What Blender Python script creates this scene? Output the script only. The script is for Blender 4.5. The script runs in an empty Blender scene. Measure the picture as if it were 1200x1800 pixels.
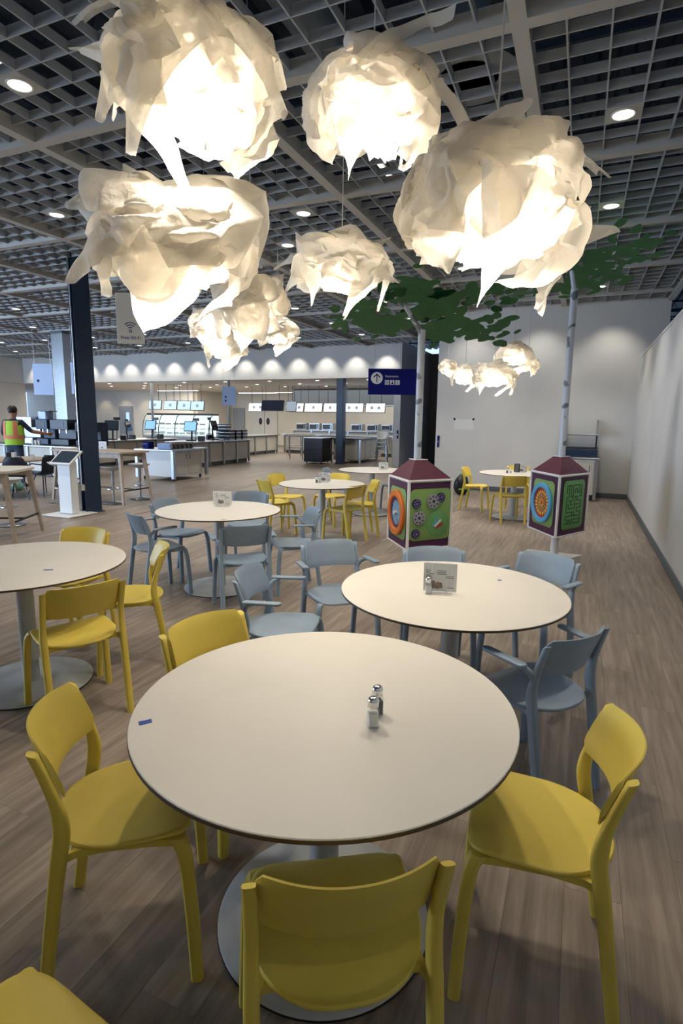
import bpy, bmesh, math, random
from math import sin, cos, pi, radians, sqrt
from mathutils import Vector, Matrix, noise
SC = bpy.context.scene
COL = SC.collection
# ------------------------------------------------------------------ camera
cd = bpy.data.cameras.new('camera'); cam = bpy.data.objects.new('camera', cd); COL.objects.link(cam)
cd.sensor_fit = 'VERTICAL'; cd.sensor_height = 36.0; cd.sensor_width = 24.0
cd.lens = 979.77/1800*36.0; cd.clip_start = .05; cd.clip_end = 200
PITCH, ROLL, CH = 0.1669, 0.0133, 1.5916
fw = Vector((0, cos(PITCH), -sin(PITCH))); up = Vector((0, sin(PITCH), cos(PITCH))); rt = Vector((1, 0, 0))
rt2 = rt*cos(ROLL)+up*sin(ROLL); up2 = up*cos(ROLL)-rt*sin(ROLL)
cam.matrix_world = Matrix(((rt2.x, up2.x, -fw.x, 0), (rt2.y, up2.y, -fw.y, 0), (rt2.z, up2.z, -fw.z, CH), (0, 0, 0, 1)))
SC.camera = cam
# ------------------------------------------------------------------ world, exposure
SC.view_settings.view_transform = 'Standard'; SC.view_settings.look = 'None'
SC.view_settings.gamma = 1; SC.view_settings.use_curve_mapping = False
SC.view_settings.exposure = 0.74
wd = bpy.data.worlds.new('world'); SC.world = wd; wd.use_nodes = True
wd.node_tree.nodes['Background'].inputs[0].default_value = (.46, .64, 1.0, 1)
wd.node_tree.nodes['Background'].inputs[1].default_value = 1.0
SC.cycles.max_bounces = 6; SC.cycles.diffuse_bounces = 3; SC.cycles.glossy_bounces = 3
SC.cycles.transmission_bounces = 6; SC.cycles.transparent_max_bounces = 12
SC.cycles.caustics_reflective = False; SC.cycles.caustics_refractive = False
SC.cycles.sample_clamp_indirect = 4; SC.cycles.use_denoising = True
SC.cycles.use_adaptive_sampling = True; SC.cycles.adaptive_threshold = .05
# ------------------------------------------------------------------ frames
RA = -radians(23.0); KX, KY = 5.95, 11.55
E1 = (cos(RA), sin(RA)); E2 = (-sin(RA), cos(RA))
def W(u, v, z=0): return (KX+u*E1[0]+v*E2[0], KY+u*E1[1]+v*E2[1], z)

def light(name, kind, loc, energy, color=(1, 1, 1), size=.2, spot=None, blend=.5, aim=None):
    l = bpy.data.lights.new(name, kind); l.energy = energy; l.color = color
    if kind in ('POINT', 'SPOT'): l.shadow_soft_size = size
    if kind == 'AREA': l.shape = 'RECTANGLE'; l.size = size[0]; l.size_y = size[1]
    if spot: l.spot_size = radians(spot); l.spot_blend = blend
    o = bpy.data.objects.new(name, l); COL.objects.link(o); o.location = loc
    if aim: o.rotation_euler = (Vector(aim)-Vector(loc)).to_track_quat('-Z', 'Y').to_euler()
    return o
# ceiling module nodes (u, v) of the grille
U0, V0, MOD = -1.497, -9.065, 2.05
WARM = (1, .88, .72)
DOWN = []
for i in range(-12, 1):
    for j in range(-2, 7):
        u = U0+MOD*i+.60; v = V0+MOD*j+1.32
        lim = -.3 if u > -4.3 else 4.4
        if v > lim or u > .3: continue
        if (i, j) in ((-1, 0), (-2, -2), (-1, -1), (-1, -2)): continue
        DOWN.append((u, v))
DOWN.append((U0-2*MOD+1.34, V0+MOD+.48))
for n, (u, v) in enumerate(DOWN):
    x, y, z = W(u, v, 3.90)
    if y < -1.5: continue
    if y > 13 and n % 2: continue
    light('downlight_beam', 'SPOT', (x, y, 3.88), (110 if y > 13 else 58) if y > 3 else 9, (1, .94, .86), .06, 95, .7, (x, y, 0))
for n in range(16):                       # wall washers along the header
    u = -23.0+n*1.07
    light('wash_beam', 'SPOT', W(u, 4.25, 3.86), 30, (1, .93, .82), .05, 80, .8, W(u, 4.9, 2.5))
for n, u in enumerate((-3.3, -1.9, -.55)):
    light('wash_beam', 'SPOT', W(u, -.75, 3.86), 26, (1, .93, .80), .05, 85, .9, W(u, .1, 1.9))
for n in range(4):
    light('wash_beam', 'SPOT', W(-.55, -2.4-n*2.05, 3.86), 3, (1, .93, .82), .05, 85, .9, W(0, -2.4-n*2.05, 1.4))
light('serving_area_light', 'AREA', W(-14, 9.5, 2.88), 420, (1, .95, .86), (14, 7), aim=W(-14, 9.5, 0))
light('left_hall_light', 'AREA', W(-20.5, 8.6, 2.86), 90, (1, .90, .76), (5, 6), aim=W(-20.5, 8.6, 0))
for n in range(5):
    light('wash_beam', 'SPOT', W(-26.5+n*1.5, 11.2, 2.85), 14, (1, .86, .66), .05, 80, .8, W(-26.5+n*1.5, 12, 1.3))
# daylight from the glazed front of the hall, behind and left of the camera
light('front_glazing_daylight', 'AREA', (-13, 1.5, 2.2), 750, (.66, .80, 1.0), (10, 3.2), aim=(6, 7, 1.8))
light('left_glazing_daylight', 'AREA', W(-22, -12, 1.9), 900, (.50, .70, 1.0), (9, 3.2), aim=W(-12, 4, 3.4))
light('rear_hall_fill', 'AREA', (-1, -2.2, 3.7), 14, (1, .92, .80), (5, 1.5), aim=(0, 3, .6))  # warm fill added to lift the tables

# ------------------------------------------------------------------ materials
def mat(name, col, rough=.5, metal=0, emit=None, es=1, alpha=None, trans=0, ior=1.45, coat=0, spec=None):
    m = bpy.data.materials.new(name); m.use_nodes = True
    b = m.node_tree.nodes['Principled BSDF']
    b.inputs['Base Color'].default_value = (*col, 1); b.inputs['Roughness'].default_value = rough
    b.inputs['Metallic'].default_value = metal; b.inputs['IOR'].default_value = ior
    if trans: b.inputs['Transmission Weight'].default_value = trans
    if coat: b.inputs['Coat Weight'].default_value = coat
    if spec is not None: b.inputs['Specular IOR Level'].default_value = spec
    if alpha is not None: b.inputs['Alpha'].default_value = alpha
    if emit: b.inputs['Emission Color'].default_value = (*emit, 1); b.inputs['Emission Strength'].default_value = es
    return m
def nd(m, t, **k):
    n = m.node_tree.nodes.new(t)
    for a, b in k.items(): setattr(n, a, b)
    return n
def lk(m, a, b): m.node_tree.links.new(a, b)
def bsdf(m): return m.node_tree.nodes['Principled BSDF']
def ramp(m, stops):
    r = nd(m, 'ShaderNodeValToRGB'); e = r.color_ramp.elements
    while len(e) < len(stops): e.new(.5)
    for i, (p, c) in enumerate(stops): e[i].position = p; e[i].color = (*c, 1)
    return r
def noisy(m, c1, c2, scale=(1, 1, 1), ns=5, coord='Object', bump=0, detail=4, lo=.35, hi=.65):
    tc = nd(m, 'ShaderNodeTexCoord'); mp = nd(m, 'ShaderNodeMapping'); mp.inputs['Scale'].default_value = scale
    n = nd(m, 'ShaderNodeTexNoise'); n.inputs['Scale'].default_value = ns; n.inputs['Detail'].default_value = detail
    lk(m, tc.outputs[coord], mp.inputs[0]); lk(m, mp.outputs[0], n.inputs[0])
    r = ramp(m, [(lo, c1), (hi, c2)]); lk(m, n.outputs[0], r.inputs[0]); lk(m, r.outputs[0], bsdf(m).inputs['Base Color'])
    if bump:
        b = nd(m, 'ShaderNodeBump'); b.inputs['Strength'].default_value = bump; b.inputs['Distance'].default_value = .002
        lk(m, n.outputs[0], b.inputs['Height']); lk(m, b.outputs[0], bsdf(m).inputs['Normal'])
    return r
M = {}
M['yellow'] = mat('yellow_plastic', (.68, .53, .09), .42); noisy(M['yellow'], (.66, .51, .085), (.71, .555, .10), ns=6, bump=.0)
M['gray'] = mat('gray_blue_plastic', (.24, .30, .36), .42); noisy(M['gray'], (.21, .28, .355), (.24, .315, .40), ns=6)
M['top'] = mat('white_laminate', (.74, .71, .64), .38); noisy(M['top'], (.72, .69, .62), (.76, .73, .665), ns=3)
M['edge'] = mat('brown_table_edge', (.075, .05, .035), .5)
M['tablemetal'] = mat('powder_coated_metal', (.52, .54, .55), .45, .1); noisy(M['tablemetal'], (.48, .50, .51), (.55, .57, .58), ns=4)
M['rubber'] = mat('black_rubber', (.012, .013, .016), .6)
M['white'] = mat('white_paint', (.74, .73, .70), .55)
M['wall'] = mat('painted_wall', (.62, .61, .58), .75); noisy(M['wall'], (.60, .59, .565), (.64, .63, .60), ns=1.2, detail=2)
M['wall_soft'] = mat('cream_wall', (.68, .64, .55), .75); noisy(M['wall_soft'], (.66, .62, .53), (.70, .66, .57), ns=1.2, detail=2)
M['soffit'] = mat('soffit_white', (.66, .64, .60), .8); noisy(M['soffit'], (.65, .63, .59), (.67, .65, .61), ns=2)
M['base'] = mat('baseboard_gray', (.10, .115, .13), .5)
M['grid'] = mat('grid_metal', (.36, .39, .42), .5); noisy(M['grid'], (.345, .375, .405), (.375, .405, .435), ns=2)
M['beam'] = mat('beam_metal', (.42, .42, .40), .5); noisy(M['beam'], (.41, .41, .39), (.43, .43, .41), ns=2)
M['navy'] = mat('navy_steel', (.010, .030, .068), .4); noisy(M['navy'], (.009, .027, .062), (.012, .034, .075), ns=3)
M['deck'] = mat('navy_roof_deck', (.020, .036, .060), .7); noisy(M['deck'], (.016, .030, .052), (.026, .044, .07), ns=1.5)
M['duct'] = mat('painted_duct', (.16, .19, .22), .5); noisy(M['duct'], (.15, .18, .21), (.18, .21, .24), ns=2)
M['steel'] = mat('brushed_steel', (.42, .44, .46), .3, .85); noisy(M['steel'], (.38, .40, .42), (.46, .48, .50), scale=(1, 1, 14), ns=5)
M['chrome'] = mat('chrome', (.80, .82, .84), .08, 1)
M['black'] = mat('black_plastic', (.014, .016, .022), .35)
M['blacksoft'] = mat('black_shell_plastic', (.016, .022, .040), .5)
M['wood'] = mat('light_wood', (.42, .33, .25), .5); noisy(M['wood'], (.36, .28, .21), (.47, .38, .29), scale=(2, 14, 2), ns=4)
M['creampanel'] = mat('cream_panel', (.60, .57, .50), .5); noisy(M['creampanel'], (.58, .55, .48), (.62, .59, .52), ns=2)
M['graypanel'] = mat('gray_panel', (.30, .32, .34), .5)
M['screenw'] = mat('menu_screen', (.1, .1, .1), .3, emit=(.86, .92, 1), es=1.0)
M['screenb'] = mat('blue_menu_screen', (.1, .1, .1), .3, emit=(.38, .56, .95), es=.85)
M['screenpos'] = mat('register_screen', (.05, .05, .05), .3, emit=(.20, .42, .95), es=1.0)
M['casecold'] = mat('lit_case_interior', (.5, .55, .55), .4, emit=(.75, .88, .85), es=.55)
M['strip'] = mat('light_strip', (.9, .9, .9), .3, emit=(1, .98, .92), es=2.2)
M['lampdisc'] = mat('downlight_lens', (.9, .9, .9), .3, emit=(1, .96, .88), es=3.2)
M['bulb'] = mat('warm_bulb', (.9, .9, .9), .3, emit=(1, .84, .62), es=10)
M['cordw'] = mat('cord_white', (.55, .55, .52), .5)
M['signblue'] = mat('sign_blue', (.001, .005, .13), .6, spec=.2)
M['signwhite'] = mat('sign_white', (.76, .79, .80), .5)
M['printblue'] = mat('print_blue', (.02, .035, .16), .5)
M['printgray'] = mat('print_gray', (.10, .11, .13), .5)
M['purple'] = mat('plum_panel', (.062, .012, .055), .42); noisy(M['purple'], (.056, .010, .05), (.07, .014, .06), ns=3)
M['plum_roof'] = mat('plum_roof', (.105, .018, .040), .45); noisy(M['plum_roof'], (.098, .016, .037), (.115, .02, .044), ns=3)
M['lime'] = mat('lime_green_panel', (.19, .32, .09), .45)
M['mazegreen'] = mat('maze_green_panel', (.12, .30, .10), .45)
M['mazeline'] = mat('maze_groove', (.03, .085, .035), .6)
M['leaf'] = mat('green_leaf_sheet', (.022, .12, .04), .6); noisy(M['leaf'], (.02, .11, .035), (.026, .14, .045), ns=3)
M['orange'] = mat('orange_ring', (.62, .16, .025), .45)
M['skyblue'] = mat('sky_blue_ring', (.10, .36, .58), .45)
M['sun'] = mat('sunflower_yellow', (.75, .48, .04), .5)
M['red'] = mat('red_disc', (.42, .02, .025), .45)
M['knob'] = mat('purple_knob', (.035, .02, .11), .35)
M['silver'] = mat('silver_disc', (.40, .38, .42), .3, .5)
M['tape'] = mat('blue_tape', (.012, .06, .33), .6)
M['paper'] = mat('white_paper', (.70, .70, .68), .7)
M['glass'] = mat('clear_glass', (.92, .96, .96), .03, trans=1, ior=1.45)
M['acrylic'] = mat('clear_acrylic', (.90, .95, .97), .12, alpha=.09)
M['thinglass'] = mat('case_glass', (.6, .75, .75), .05, alpha=.15)
M['salt'] = mat('white_salt', (.78, .77, .73), .8)
M['pepper'] = mat('dark_pepper', (.045, .040, .036), .9); noisy(M['pepper'], (.02, .018, .016), (.10, .085, .07), ns=300)
M['food'] = mat('food_print', (.09, .03, .015), .6); noisy(M['food'], (.02, .01, .01), (.22, .08, .03), ns=80)
M['foodblue'] = mat('food_print_gray', (.12, .15, .18), .6, emit=(.2, .25, .3), es=.5)
M['vest'] = mat('lime_safety_vest', (.36, .62, .05), .7)
M['vestorange'] = mat('orange_vest_band', (.62, .20, .12), .7)
M['skin'] = mat('skin', (.28, .13, .075), .55)
M['hair'] = mat('black_hair', (.010, .009, .009), .6)
M['shirt'] = mat('dark_shirt', (.018, .024, .040), .8)
M['jeans'] = mat('dark_jeans', (.03, .055, .11), .8)
M['bag'] = mat('pale_green_bag', (.25, .52, .42), .6)
M['traystack'] = mat('tray_brown_gray', (.13, .11, .095), .5)
M['hcwhite'] = mat('white_high_chair', (.76, .75, .72), .45)
M['screenoff'] = mat('dark_touch_screen', (.035, .05, .065), .12)
M['screenblack'] = mat('switched_off_screen', (.006, .010, .022), .7, spec=.1)
M['greenstripe'] = mat('backpack_green', (.18, .42, .06), .6)
M['milk'] = mat('frosted_sign', (.45, .56, .80), .4)
# birch pole: pale bark with gray bands
def birch():
    m = mat('birch_print', (.5, .55, .62), .4)
    tc = nd(m, 'ShaderNodeTexCoord'); mp = nd(m, 'ShaderNodeMapping'); mp.inputs['Scale'].default_value = (7, 7, 9)
    n = nd(m, 'ShaderNodeTexNoise'); n.inputs['Scale'].default_value = 1.0; n.inputs['Detail'].default_value = 1.5
    lk(m, tc.outputs['Object'], mp.inputs[0]); lk(m, mp.outputs[0], n.inputs[0])
    r = ramp(m, [(.0, (.52, .57, .63)), (.60, (.52, .57, .63)), (.63, (.16, .17, .20)), (1, (.12, .13, .15))])
    lk(m, n.outputs[0], r.inputs[0]); lk(m, r.outputs[0], bsdf(m).inputs['Base Color'])
    return m
M['birch'] = birch()
# lamp paper: crinkled translucent sheet
def lamp_paper():
    m = bpy.data.materials.new('crinkled_lamp_sheet'); m.use_nodes = True; nt = m.node_tree; nt.nodes.clear()
    out = nd(m, 'ShaderNodeOutputMaterial'); d = nd(m, 'ShaderNodeBsdfDiffuse'); t = nd(m, 'ShaderNodeBsdfTranslucent'); tr = nd(m, 'ShaderNodeBsdfTransparent')
    d.inputs[0].default_value = (.86, .85, .82, 1); t.inputs[0].default_value = (.92, .88, .80, 1); tr.inputs[0].default_value = (1, .97, .9, 1)
    tc = nd(m, 'ShaderNodeTexCoord'); n = nd(m, 'ShaderNodeTexNoise'); n.inputs['Scale'].default_value = 13; n.inputs['Detail'].default_value = 4
    b = nd(m, 'ShaderNodeBump'); b.inputs['Strength'].default_value = .75; b.inputs['Distance'].default_value = .018
    vo = nd(m, 'ShaderNodeTexVoronoi'); vo.inputs['Scale'].default_value = 7.5; mx = nd(m, 'ShaderNodeVectorMath', operation='MULTIPLY_ADD')
    mx.inputs[1].default_value = (.16, .16, .16)
    lk(m, tc.outputs['Object'], n.inputs[0]); lk(m, n.outputs['Color'], mx.inputs[0]); lk(m, tc.outputs['Object'], mx.inputs[2]); lk(m, mx.outputs[0], vo.inputs['Vector'])
    lk(m, vo.outputs['Distance'], b.inputs['Height'])
    lk(m, b.outputs[0], d.inputs['Normal']); lk(m, b.outputs[0], t.inputs['Normal'])
    a = nd(m, 'ShaderNodeMixShader'); a.inputs[0].default_value = .52; c = nd(m, 'ShaderNodeMixShader'); c.inputs[0].default_value = .16
    lk(m, d.outputs[0], a.inputs[1]); lk(m, t.outputs[0], a.inputs[2]); lk(m, a.outputs[0], c.inputs[1]); lk(m, tr.outputs[0], c.inputs[2])
    lk(m, c.outputs[0], out.inputs[0]); return m
M['lampsheet'] = lamp_paper()
PL, PW = 1.22, .18                     # floor plank size
def floor_mats():
    out = []
    for far in (0, 1):
        m = mat('vinyl_plank_floor' if far else 'vinyl_plank', (.3, .2, .15), .42, spec=.35)
        tc = nd(m, 'ShaderNodeTexCoord'); mp = nd(m, 'ShaderNodeMapping'); mp.inputs['Scale'].default_value = (26, 1.6, 1)
        n = nd(m, 'ShaderNodeTexNoise'); n.inputs['Scale'].default_value = 1; n.inputs['Detail'].default_value = 5; n.inputs['Roughness'].default_value = .62
        n.noise_dimensions = '4D'
        n2 = nd(m, 'ShaderNodeTexNoise'); n2.inputs['Scale'].default_value = 1.1; n2.inputs['Detail'].default_value = 2
        if far:
            # same board layout as the built planks
            sx = nd(m, 'ShaderNodeSeparateXYZ'); lk(m, tc.outputs['Object'], sx.inputs[0])
            def math_(op, a, b=None, c=None):
                q = nd(m, 'ShaderNodeMath', operation=op)
                for i, v in enumerate((a, b, c)):
                    if v is None: continue
                    if isinstance(v, (int, float)): q.inputs[i].default_value = v
                    else: lk(m, v, q.inputs[i])
                return q.outputs[0]
            col = math_('FLOOR', math_('DIVIDE', sx.outputs[0], PW)); off = math_('MULTIPLY', math_('FRACT', math_('MULTIPLY', col, .382)), PL)
            row = math_('FLOOR', math_('DIVIDE', math_('ADD', sx.outputs[1], off), PL))
            cb = nd(m, 'ShaderNodeCombineXYZ'); lk(m, col, cb.inputs[0]); lk(m, row, cb.inputs[1])
            wn = nd(m, 'ShaderNodeTexWhiteNoise'); lk(m, cb.outputs[0], wn.inputs[0]); rnd = wn.outputs['Value']
        else:
            oi = nd(m, 'ShaderNodeObjectInfo'); rnd = oi.outputs['Random']
        lk(m, tc.outputs['Object'], mp.inputs[0]); lk(m, mp.outputs[0], n.inputs['Vector']); lk(m, tc.outputs['Object'], n2.inputs['Vector'])
        mm = nd(m, 'ShaderNodeMath', operation='MULTIPLY'); mm.inputs[1].default_value = 40; lk(m, rnd, mm.inputs[0]); lk(m, mm.outputs[0], n.inputs['W'])
        r = ramp(m, [(.27, (.165, .132, .106)), (.5, (.268, .218, .176)), (.73, (.39, .325, .265))]); lk(m, n.outputs[0], r.inputs[0])
        hs = nd(m, 'ShaderNodeHueSaturation')
        mr = nd(m, 'ShaderNodeMapRange'); mr.inputs['To Min'].default_value = .90; mr.inputs['To Max'].default_value = 1.09; lk(m, rnd, mr.inputs[0])
        lk(m, mr.outputs[0], hs.inputs['Value']); lk(m, r.outputs[0], hs.inputs['Color']); lk(m, hs.outputs[0], bsdf(m).inputs['Base Color'])
        bp = nd(m, 'ShaderNodeBump'); bp.inputs['Strength'].default_value = .12; bp.inputs['Distance'].default_value = .001
        lk(m, n.outputs[0], bp.inputs['Height']); lk(m, bp.outputs[0], bsdf(m).inputs['Normal'])
        out.append(m)
    return out
M['plank'], M['floor'] = floor_mats()

# ------------------------------------------------------------------ mesh builders
class MB:
    def __init__(s): s.v = []; s.f = []
    def add(s, vs, fs):
        n = len(s.v); s.v += [tuple(p) for p in vs]; s.f += [tuple(i+n for i in f) for f in fs]; return s
    def box(s, x0, x1, y0, y1, z0, z1):
        return s.add([(x0, y0, z0), (x1, y0, z0), (x1, y1, z0), (x0, y1, z0), (x0, y0, z1), (x1, y0, z1), (x1, y1, z1), (x0, y1, z1)],
                     [(0, 3, 2, 1), (4, 5, 6, 7), (0, 1, 5, 4), (1, 2, 6, 5), (2, 3, 7, 6), (3, 0, 4, 7)])
    def bbox(s, x0, x1, y0, y1, z0, z1, b=.004):      # bevelled box
        if min(x1-x0, y1-y0, z1-z0) < 2.2*b: b = min(x1-x0, y1-y0, z1-z0)*.3
        rings = []
        for z, o in ((z0, b), (z0+b, 0), (z1-b, 0), (z1, b)):
            a0, a1, c0, c1 = x0+o, x1-o, y0+o, y1-o; e = b-o if o == 0 else 0
            if o == 0: rings.append([(a0+b, c0, z), (a1-b, c0, z), (a1, c0+b, z), (a1, c1-b, z), (a1-b, c1, z), (a0+b, c1, z), (a0, c1-b, z), (a0, c0+b, z)])
            else: rings.append([(a0+b*.4, c0, z), (a1-b*.4, c0, z), (a1, c0+b*.4, z), (a1, c1-b*.4, z), (a1-b*.4, c1, z), (a0+b*.4, c1, z), (a0, c1-b*.4, z), (a0, c0+b*.4, z)])
        return s.loft(rings)
    def loft(s, rings, cap=True, closed=True):
        n = len(rings[0]); vs = [p for r in rings for p in r]; fs = []
        for i in range(len(rings)-1):
            for j in range(n if closed else n-1):
                k = (j+1) % n; fs.append((i*n+j, i*n+k, (i+1)*n+k, (i+1)*n+j))
        if cap: fs.append(tuple(range(n-1, -1, -1))); fs.append(tuple((len(rings)-1)*n+j for j in range(n)))
        return s.add(vs, fs)
    def lathe(s, prof, n=32, c=(0, 0)):
        rings = [[(c[0]+r*cos(2*pi*i/n), c[1]+r*sin(2*pi*i/n), z) for i in range(n)] for r, z in prof]
        return s.loft(rings)
    def tube(s, pts, r, n=8, r1=None):
        pts = [Vector(p) for p in pts]; rings = []
        ref = None
        for i, p in enumerate(pts):
            d = (pts[min(i+1, len(pts)-1)]-pts[max(i-1, 0)]).normalized()
            a = Vector((0, 0, 1)) if abs(d.z) < .9 else Vector((1, 0, 0))
            if ref is None: ref = d.cross(a).normalized()
            else: ref = (ref-d*ref.dot(d)).normalized()
            b = d.cross(ref); rr = r if r1 is None else r+(r1-r)*i/(len(pts)-1)
            rings.append([p+ref*rr*cos(2*pi*k/n)+b*rr*sin(2*pi*k/n) for k in range(n)])
        return s.loft(rings)
    def disc(s, c, r, axis, t, n=32, ry=None):        # flat disc of thickness t along axis
        ax = Vector(axis).normalized(); a = Vector((0, 0, 1)) if abs(ax.z) < .9 else Vector((1, 0, 0))
        e = a.cross(ax).normalized(); g = ax.cross(e); c = Vector(c); ry = ry or r
        rings = [[c+ax*t*k+e*(r*q)*cos(2*pi*i/n)+g*(ry*q)*sin(2*pi*i/n) for i in range(n)] for k, q in ((0, 1), (.75, 1), (1, .97))]
        return s.loft(rings)
    def ring(s, c, r0, r1, axis, t, n=40):
        ax = Vector(axis).normalized(); a = Vector((0, 0, 1)) if abs(ax.z) < .9 else Vector((1, 0, 0))
        e = a.cross(ax).normalized(); g = ax.cross(e); c = Vector(c)
        rr = [(r0, 0), (r1, 0), (r1, t*.7), (r1-(r1-r0)*.15, t), (r0+(r1-r0)*.15, t), (r0, t*.7), (r0, 0)]
        rings = [[c+ax*z+e*q*cos(2*pi*i/n)+g*q*sin(2*pi*i/n) for i in range(n)] for q, z in rr]
        return s.loft(rings, cap=False)
    def xf(s, m): s.v = [tuple(m @ Vector(p)) for p in s.v]; return s
    def mesh(s, name, m, smooth=False):
        me = bpy.data.meshes.new(name); me.from_pydata(s.v, [], s.f); me.materials.append(m)
        bm = bmesh.new(); bm.from_mesh(me); bmesh.ops.recalc_face_normals(bm, faces=bm.faces); bm.to_mesh(me); bm.free()
        if smooth:
            me.shade_smooth()
            me.set_sharp_from_angle(angle=radians(38 if smooth is True else smooth))
        return me
    def build(s, name, m, parent=None, smooth=False, loc=(0, 0, 0), rot=0, **kw):
        o = bpy.data.objects.new(name, s.mesh(name, m, smooth)); COL.objects.link(o)
        o.location = loc; o.rotation_euler = (0, 0, rot) if isinstance(rot, (int, float)) else rot
        if parent: o.parent = parent
        for a, b in kw.items(): o[a] = b
        return o
def tag(o, label, cat, group=None):
    o['label'] = label; o['category'] = cat
    if group: o['group'] = group
    return o
def thing(name, label, cat, loc=(0, 0, 0), rot=0, group=None):
    o = bpy.data.objects.new(name, None); COL.objects.link(o); o.empty_display_size = .1
    o.location = loc; o.rotation_euler = (0, 0, rot) if isinstance(rot, (int, float)) else rot
    return tag(o, label, cat, group)
def struct(name, mb, m, smooth=False, loc=None, rot=None):     # setting, in the building's own axes
    o = mb.build(name, m, None, smooth, loc if loc is not None else (KX, KY, 0), RA if rot is None else rot); o['kind'] = 'structure'; return o
def sempty(name):
    o = bpy.data.objects.new(name, None); COL.objects.link(o); o.location = (KX, KY, 0); o.rotation_euler = (0, 0, RA); o['kind'] = 'structure'; return o
def clone(o, parent=None, **kw):
    c = o.copy(); COL.objects.link(c); c.parent = parent
    for a, b in kw.items(): c[a] = b
    return c
def copy_tree(o, loc, rot, label, group):
    c = clone(o); c.location = loc; c.rotation_euler = (0, 0, rot); c['label'] = label
    if group: c['group'] = group
    for ch in list(o.children):
        d = clone(ch, c)
        for g in list(ch.children): clone(g, d)
    return c
def text(name, s, size, m, parent, loc, rot, depth=.001, align='LEFT'):
    cu = bpy.data.curves.new(name, 'FONT'); cu.body = s; cu.size = size; cu.extrude = depth; cu.align_x = align
    t = bpy.data.objects.new(name, cu); COL.objects.link(t)
    dg = bpy.context.evaluated_depsgraph_get(); me = bpy.data.meshes.new_from_object(t.evaluated_get(dg))
    COL.objects.unlink(t); bpy.data.objects.remove(t)
    me.materials.clear(); me.materials.append(m)
    o = bpy.data.objects.new(name, me); COL.objects.link(o); o.parent = parent; o.location = loc; o.rotation_euler = rot
    return o
def rrect(w, h, r, n=5):                               # rounded rectangle outline, centred
    p = []
    for cx, cy, a0 in ((w/2-r, h/2-r, 0), (-w/2+r, h/2-r, 90), (-w/2+r, -h/2+r, 180), (w/2-r, -h/2+r, 270)):
        for i in range(n+1):
            a = radians(a0+90*i/n); p.append((cx+r*cos(a), cy+r*sin(a)))
    return p

# ================================================================== THE SETTING
# floor: base sheet + the built planks of the nearer floor
floor = struct('floor', MB().add([(-34, -26, -.006), (9, -26, -.006), (9, 20, -.006), (-34, 20, -.006)], [(0, 1, 2, 3)]), M['floor'])
pm = MB().bbox(.0002, PW-.0002, .0002, PL-.0002, -.010, 0, .0006).mesh('plank', M['plank'])
cand = []
for c in range(-44, 7):
    off = ((c*.382) % 1.0)*PL
    for r in range(-14, 4):
        u0, v0 = c*PW, r*PL-off
        P = W(u0+PW/2, v0+PL/2)
        if u0+PW > -.02 or P[1] < .35 or P[1] > 9: continue
        if abs(P[0]) > .70*(P[1])+.75: continue
        cand.append((P[1], u0, v0))
cand.sort()
for q, (_, u0, v0) in enumerate(cand[:296]):
    o = bpy.data.objects.new('plank', pm); COL.objects.link(o); o.parent = floor; o.location = (u0, v0, 0)
# walls
struct('wall_right', MB().box(0, .16, -17, .0, 0, 2.85), M['wall'])
struct('trim_1', MB().box(-.012, .172, -17, 0, 2.85, 2.875), M['white'])
struct('baseboard_right', MB().bbox(-.014, 0, -17, -.014, 0, .10, .003), M['base'])
struct('wall_back', MB().box(-4.1, .45, 0, .2, 0, 4.05), M['wall'])
struct('baseboard_back', MB().bbox(-4.1, 0, -.014, 0, 0, .10, .003), M['base'])
struct('wall_passage', MB().box(-6.45, -2, 8.6, 8.8, 0, 4.05), M['graypanel'])
d = struct('door_1', MB().bbox(-5.6, -4.3, 8.52, 8.6, 0, 2.25, .01), M['navy'])
MB().bbox(-5.68, -5.6, 8.5, 8.6, 0, 2.33).build('door_frame', M['base'], d)
struct('wall_far_right', MB().box(4.2, 4.4, -17, 9, 0, 6.3), M['deck'])
h = struct('wall_header', MB().box(-23.8, -6.45, 4.75, 4.95, 2.92, 4.05), M['wall'])
struct('wall_pier', MB().box(-6.68, -6.45, 4.95, 8.8, 0, 4.05).box(-6.68, -6.45, 4.75, 4.95, 0, 2.92), M['wall'])
struct('wall_left', MB().box(-24.1, -23.8, -14, 4.95, 2.92, 4.05).box(-24.3, -24.0, -14, 4.95, 0, 2.92), M['wall'])
struct('wall_rear_blocker', MB().box(-13.5, .16, -15.7, -15.5, 0, 4.05), M['wall'])  # unseen wall, added to block world light from behind the camera
struct('wall_left_end', MB().box(-24.0, -23.5, -14.2, -14, 0, 4.05), M['wall'])
struct('ceiling_soffit', MB().box(-33, -6.68, 4.95, 16, 2.94, 3.0), M['soffit'])
struct('wall_serving_back', MB().box(-20.3, -6.68, 15.5, 15.7, 0, 2.94), M['wall_soft'])
struct('wall_serving_left', MB().box(-33, -20.3, 12, 12.2, 0, 2.94).box(-20.4, -20.2, 12.2, 15.5, 0, 2.94), M['wall_soft'])
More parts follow.
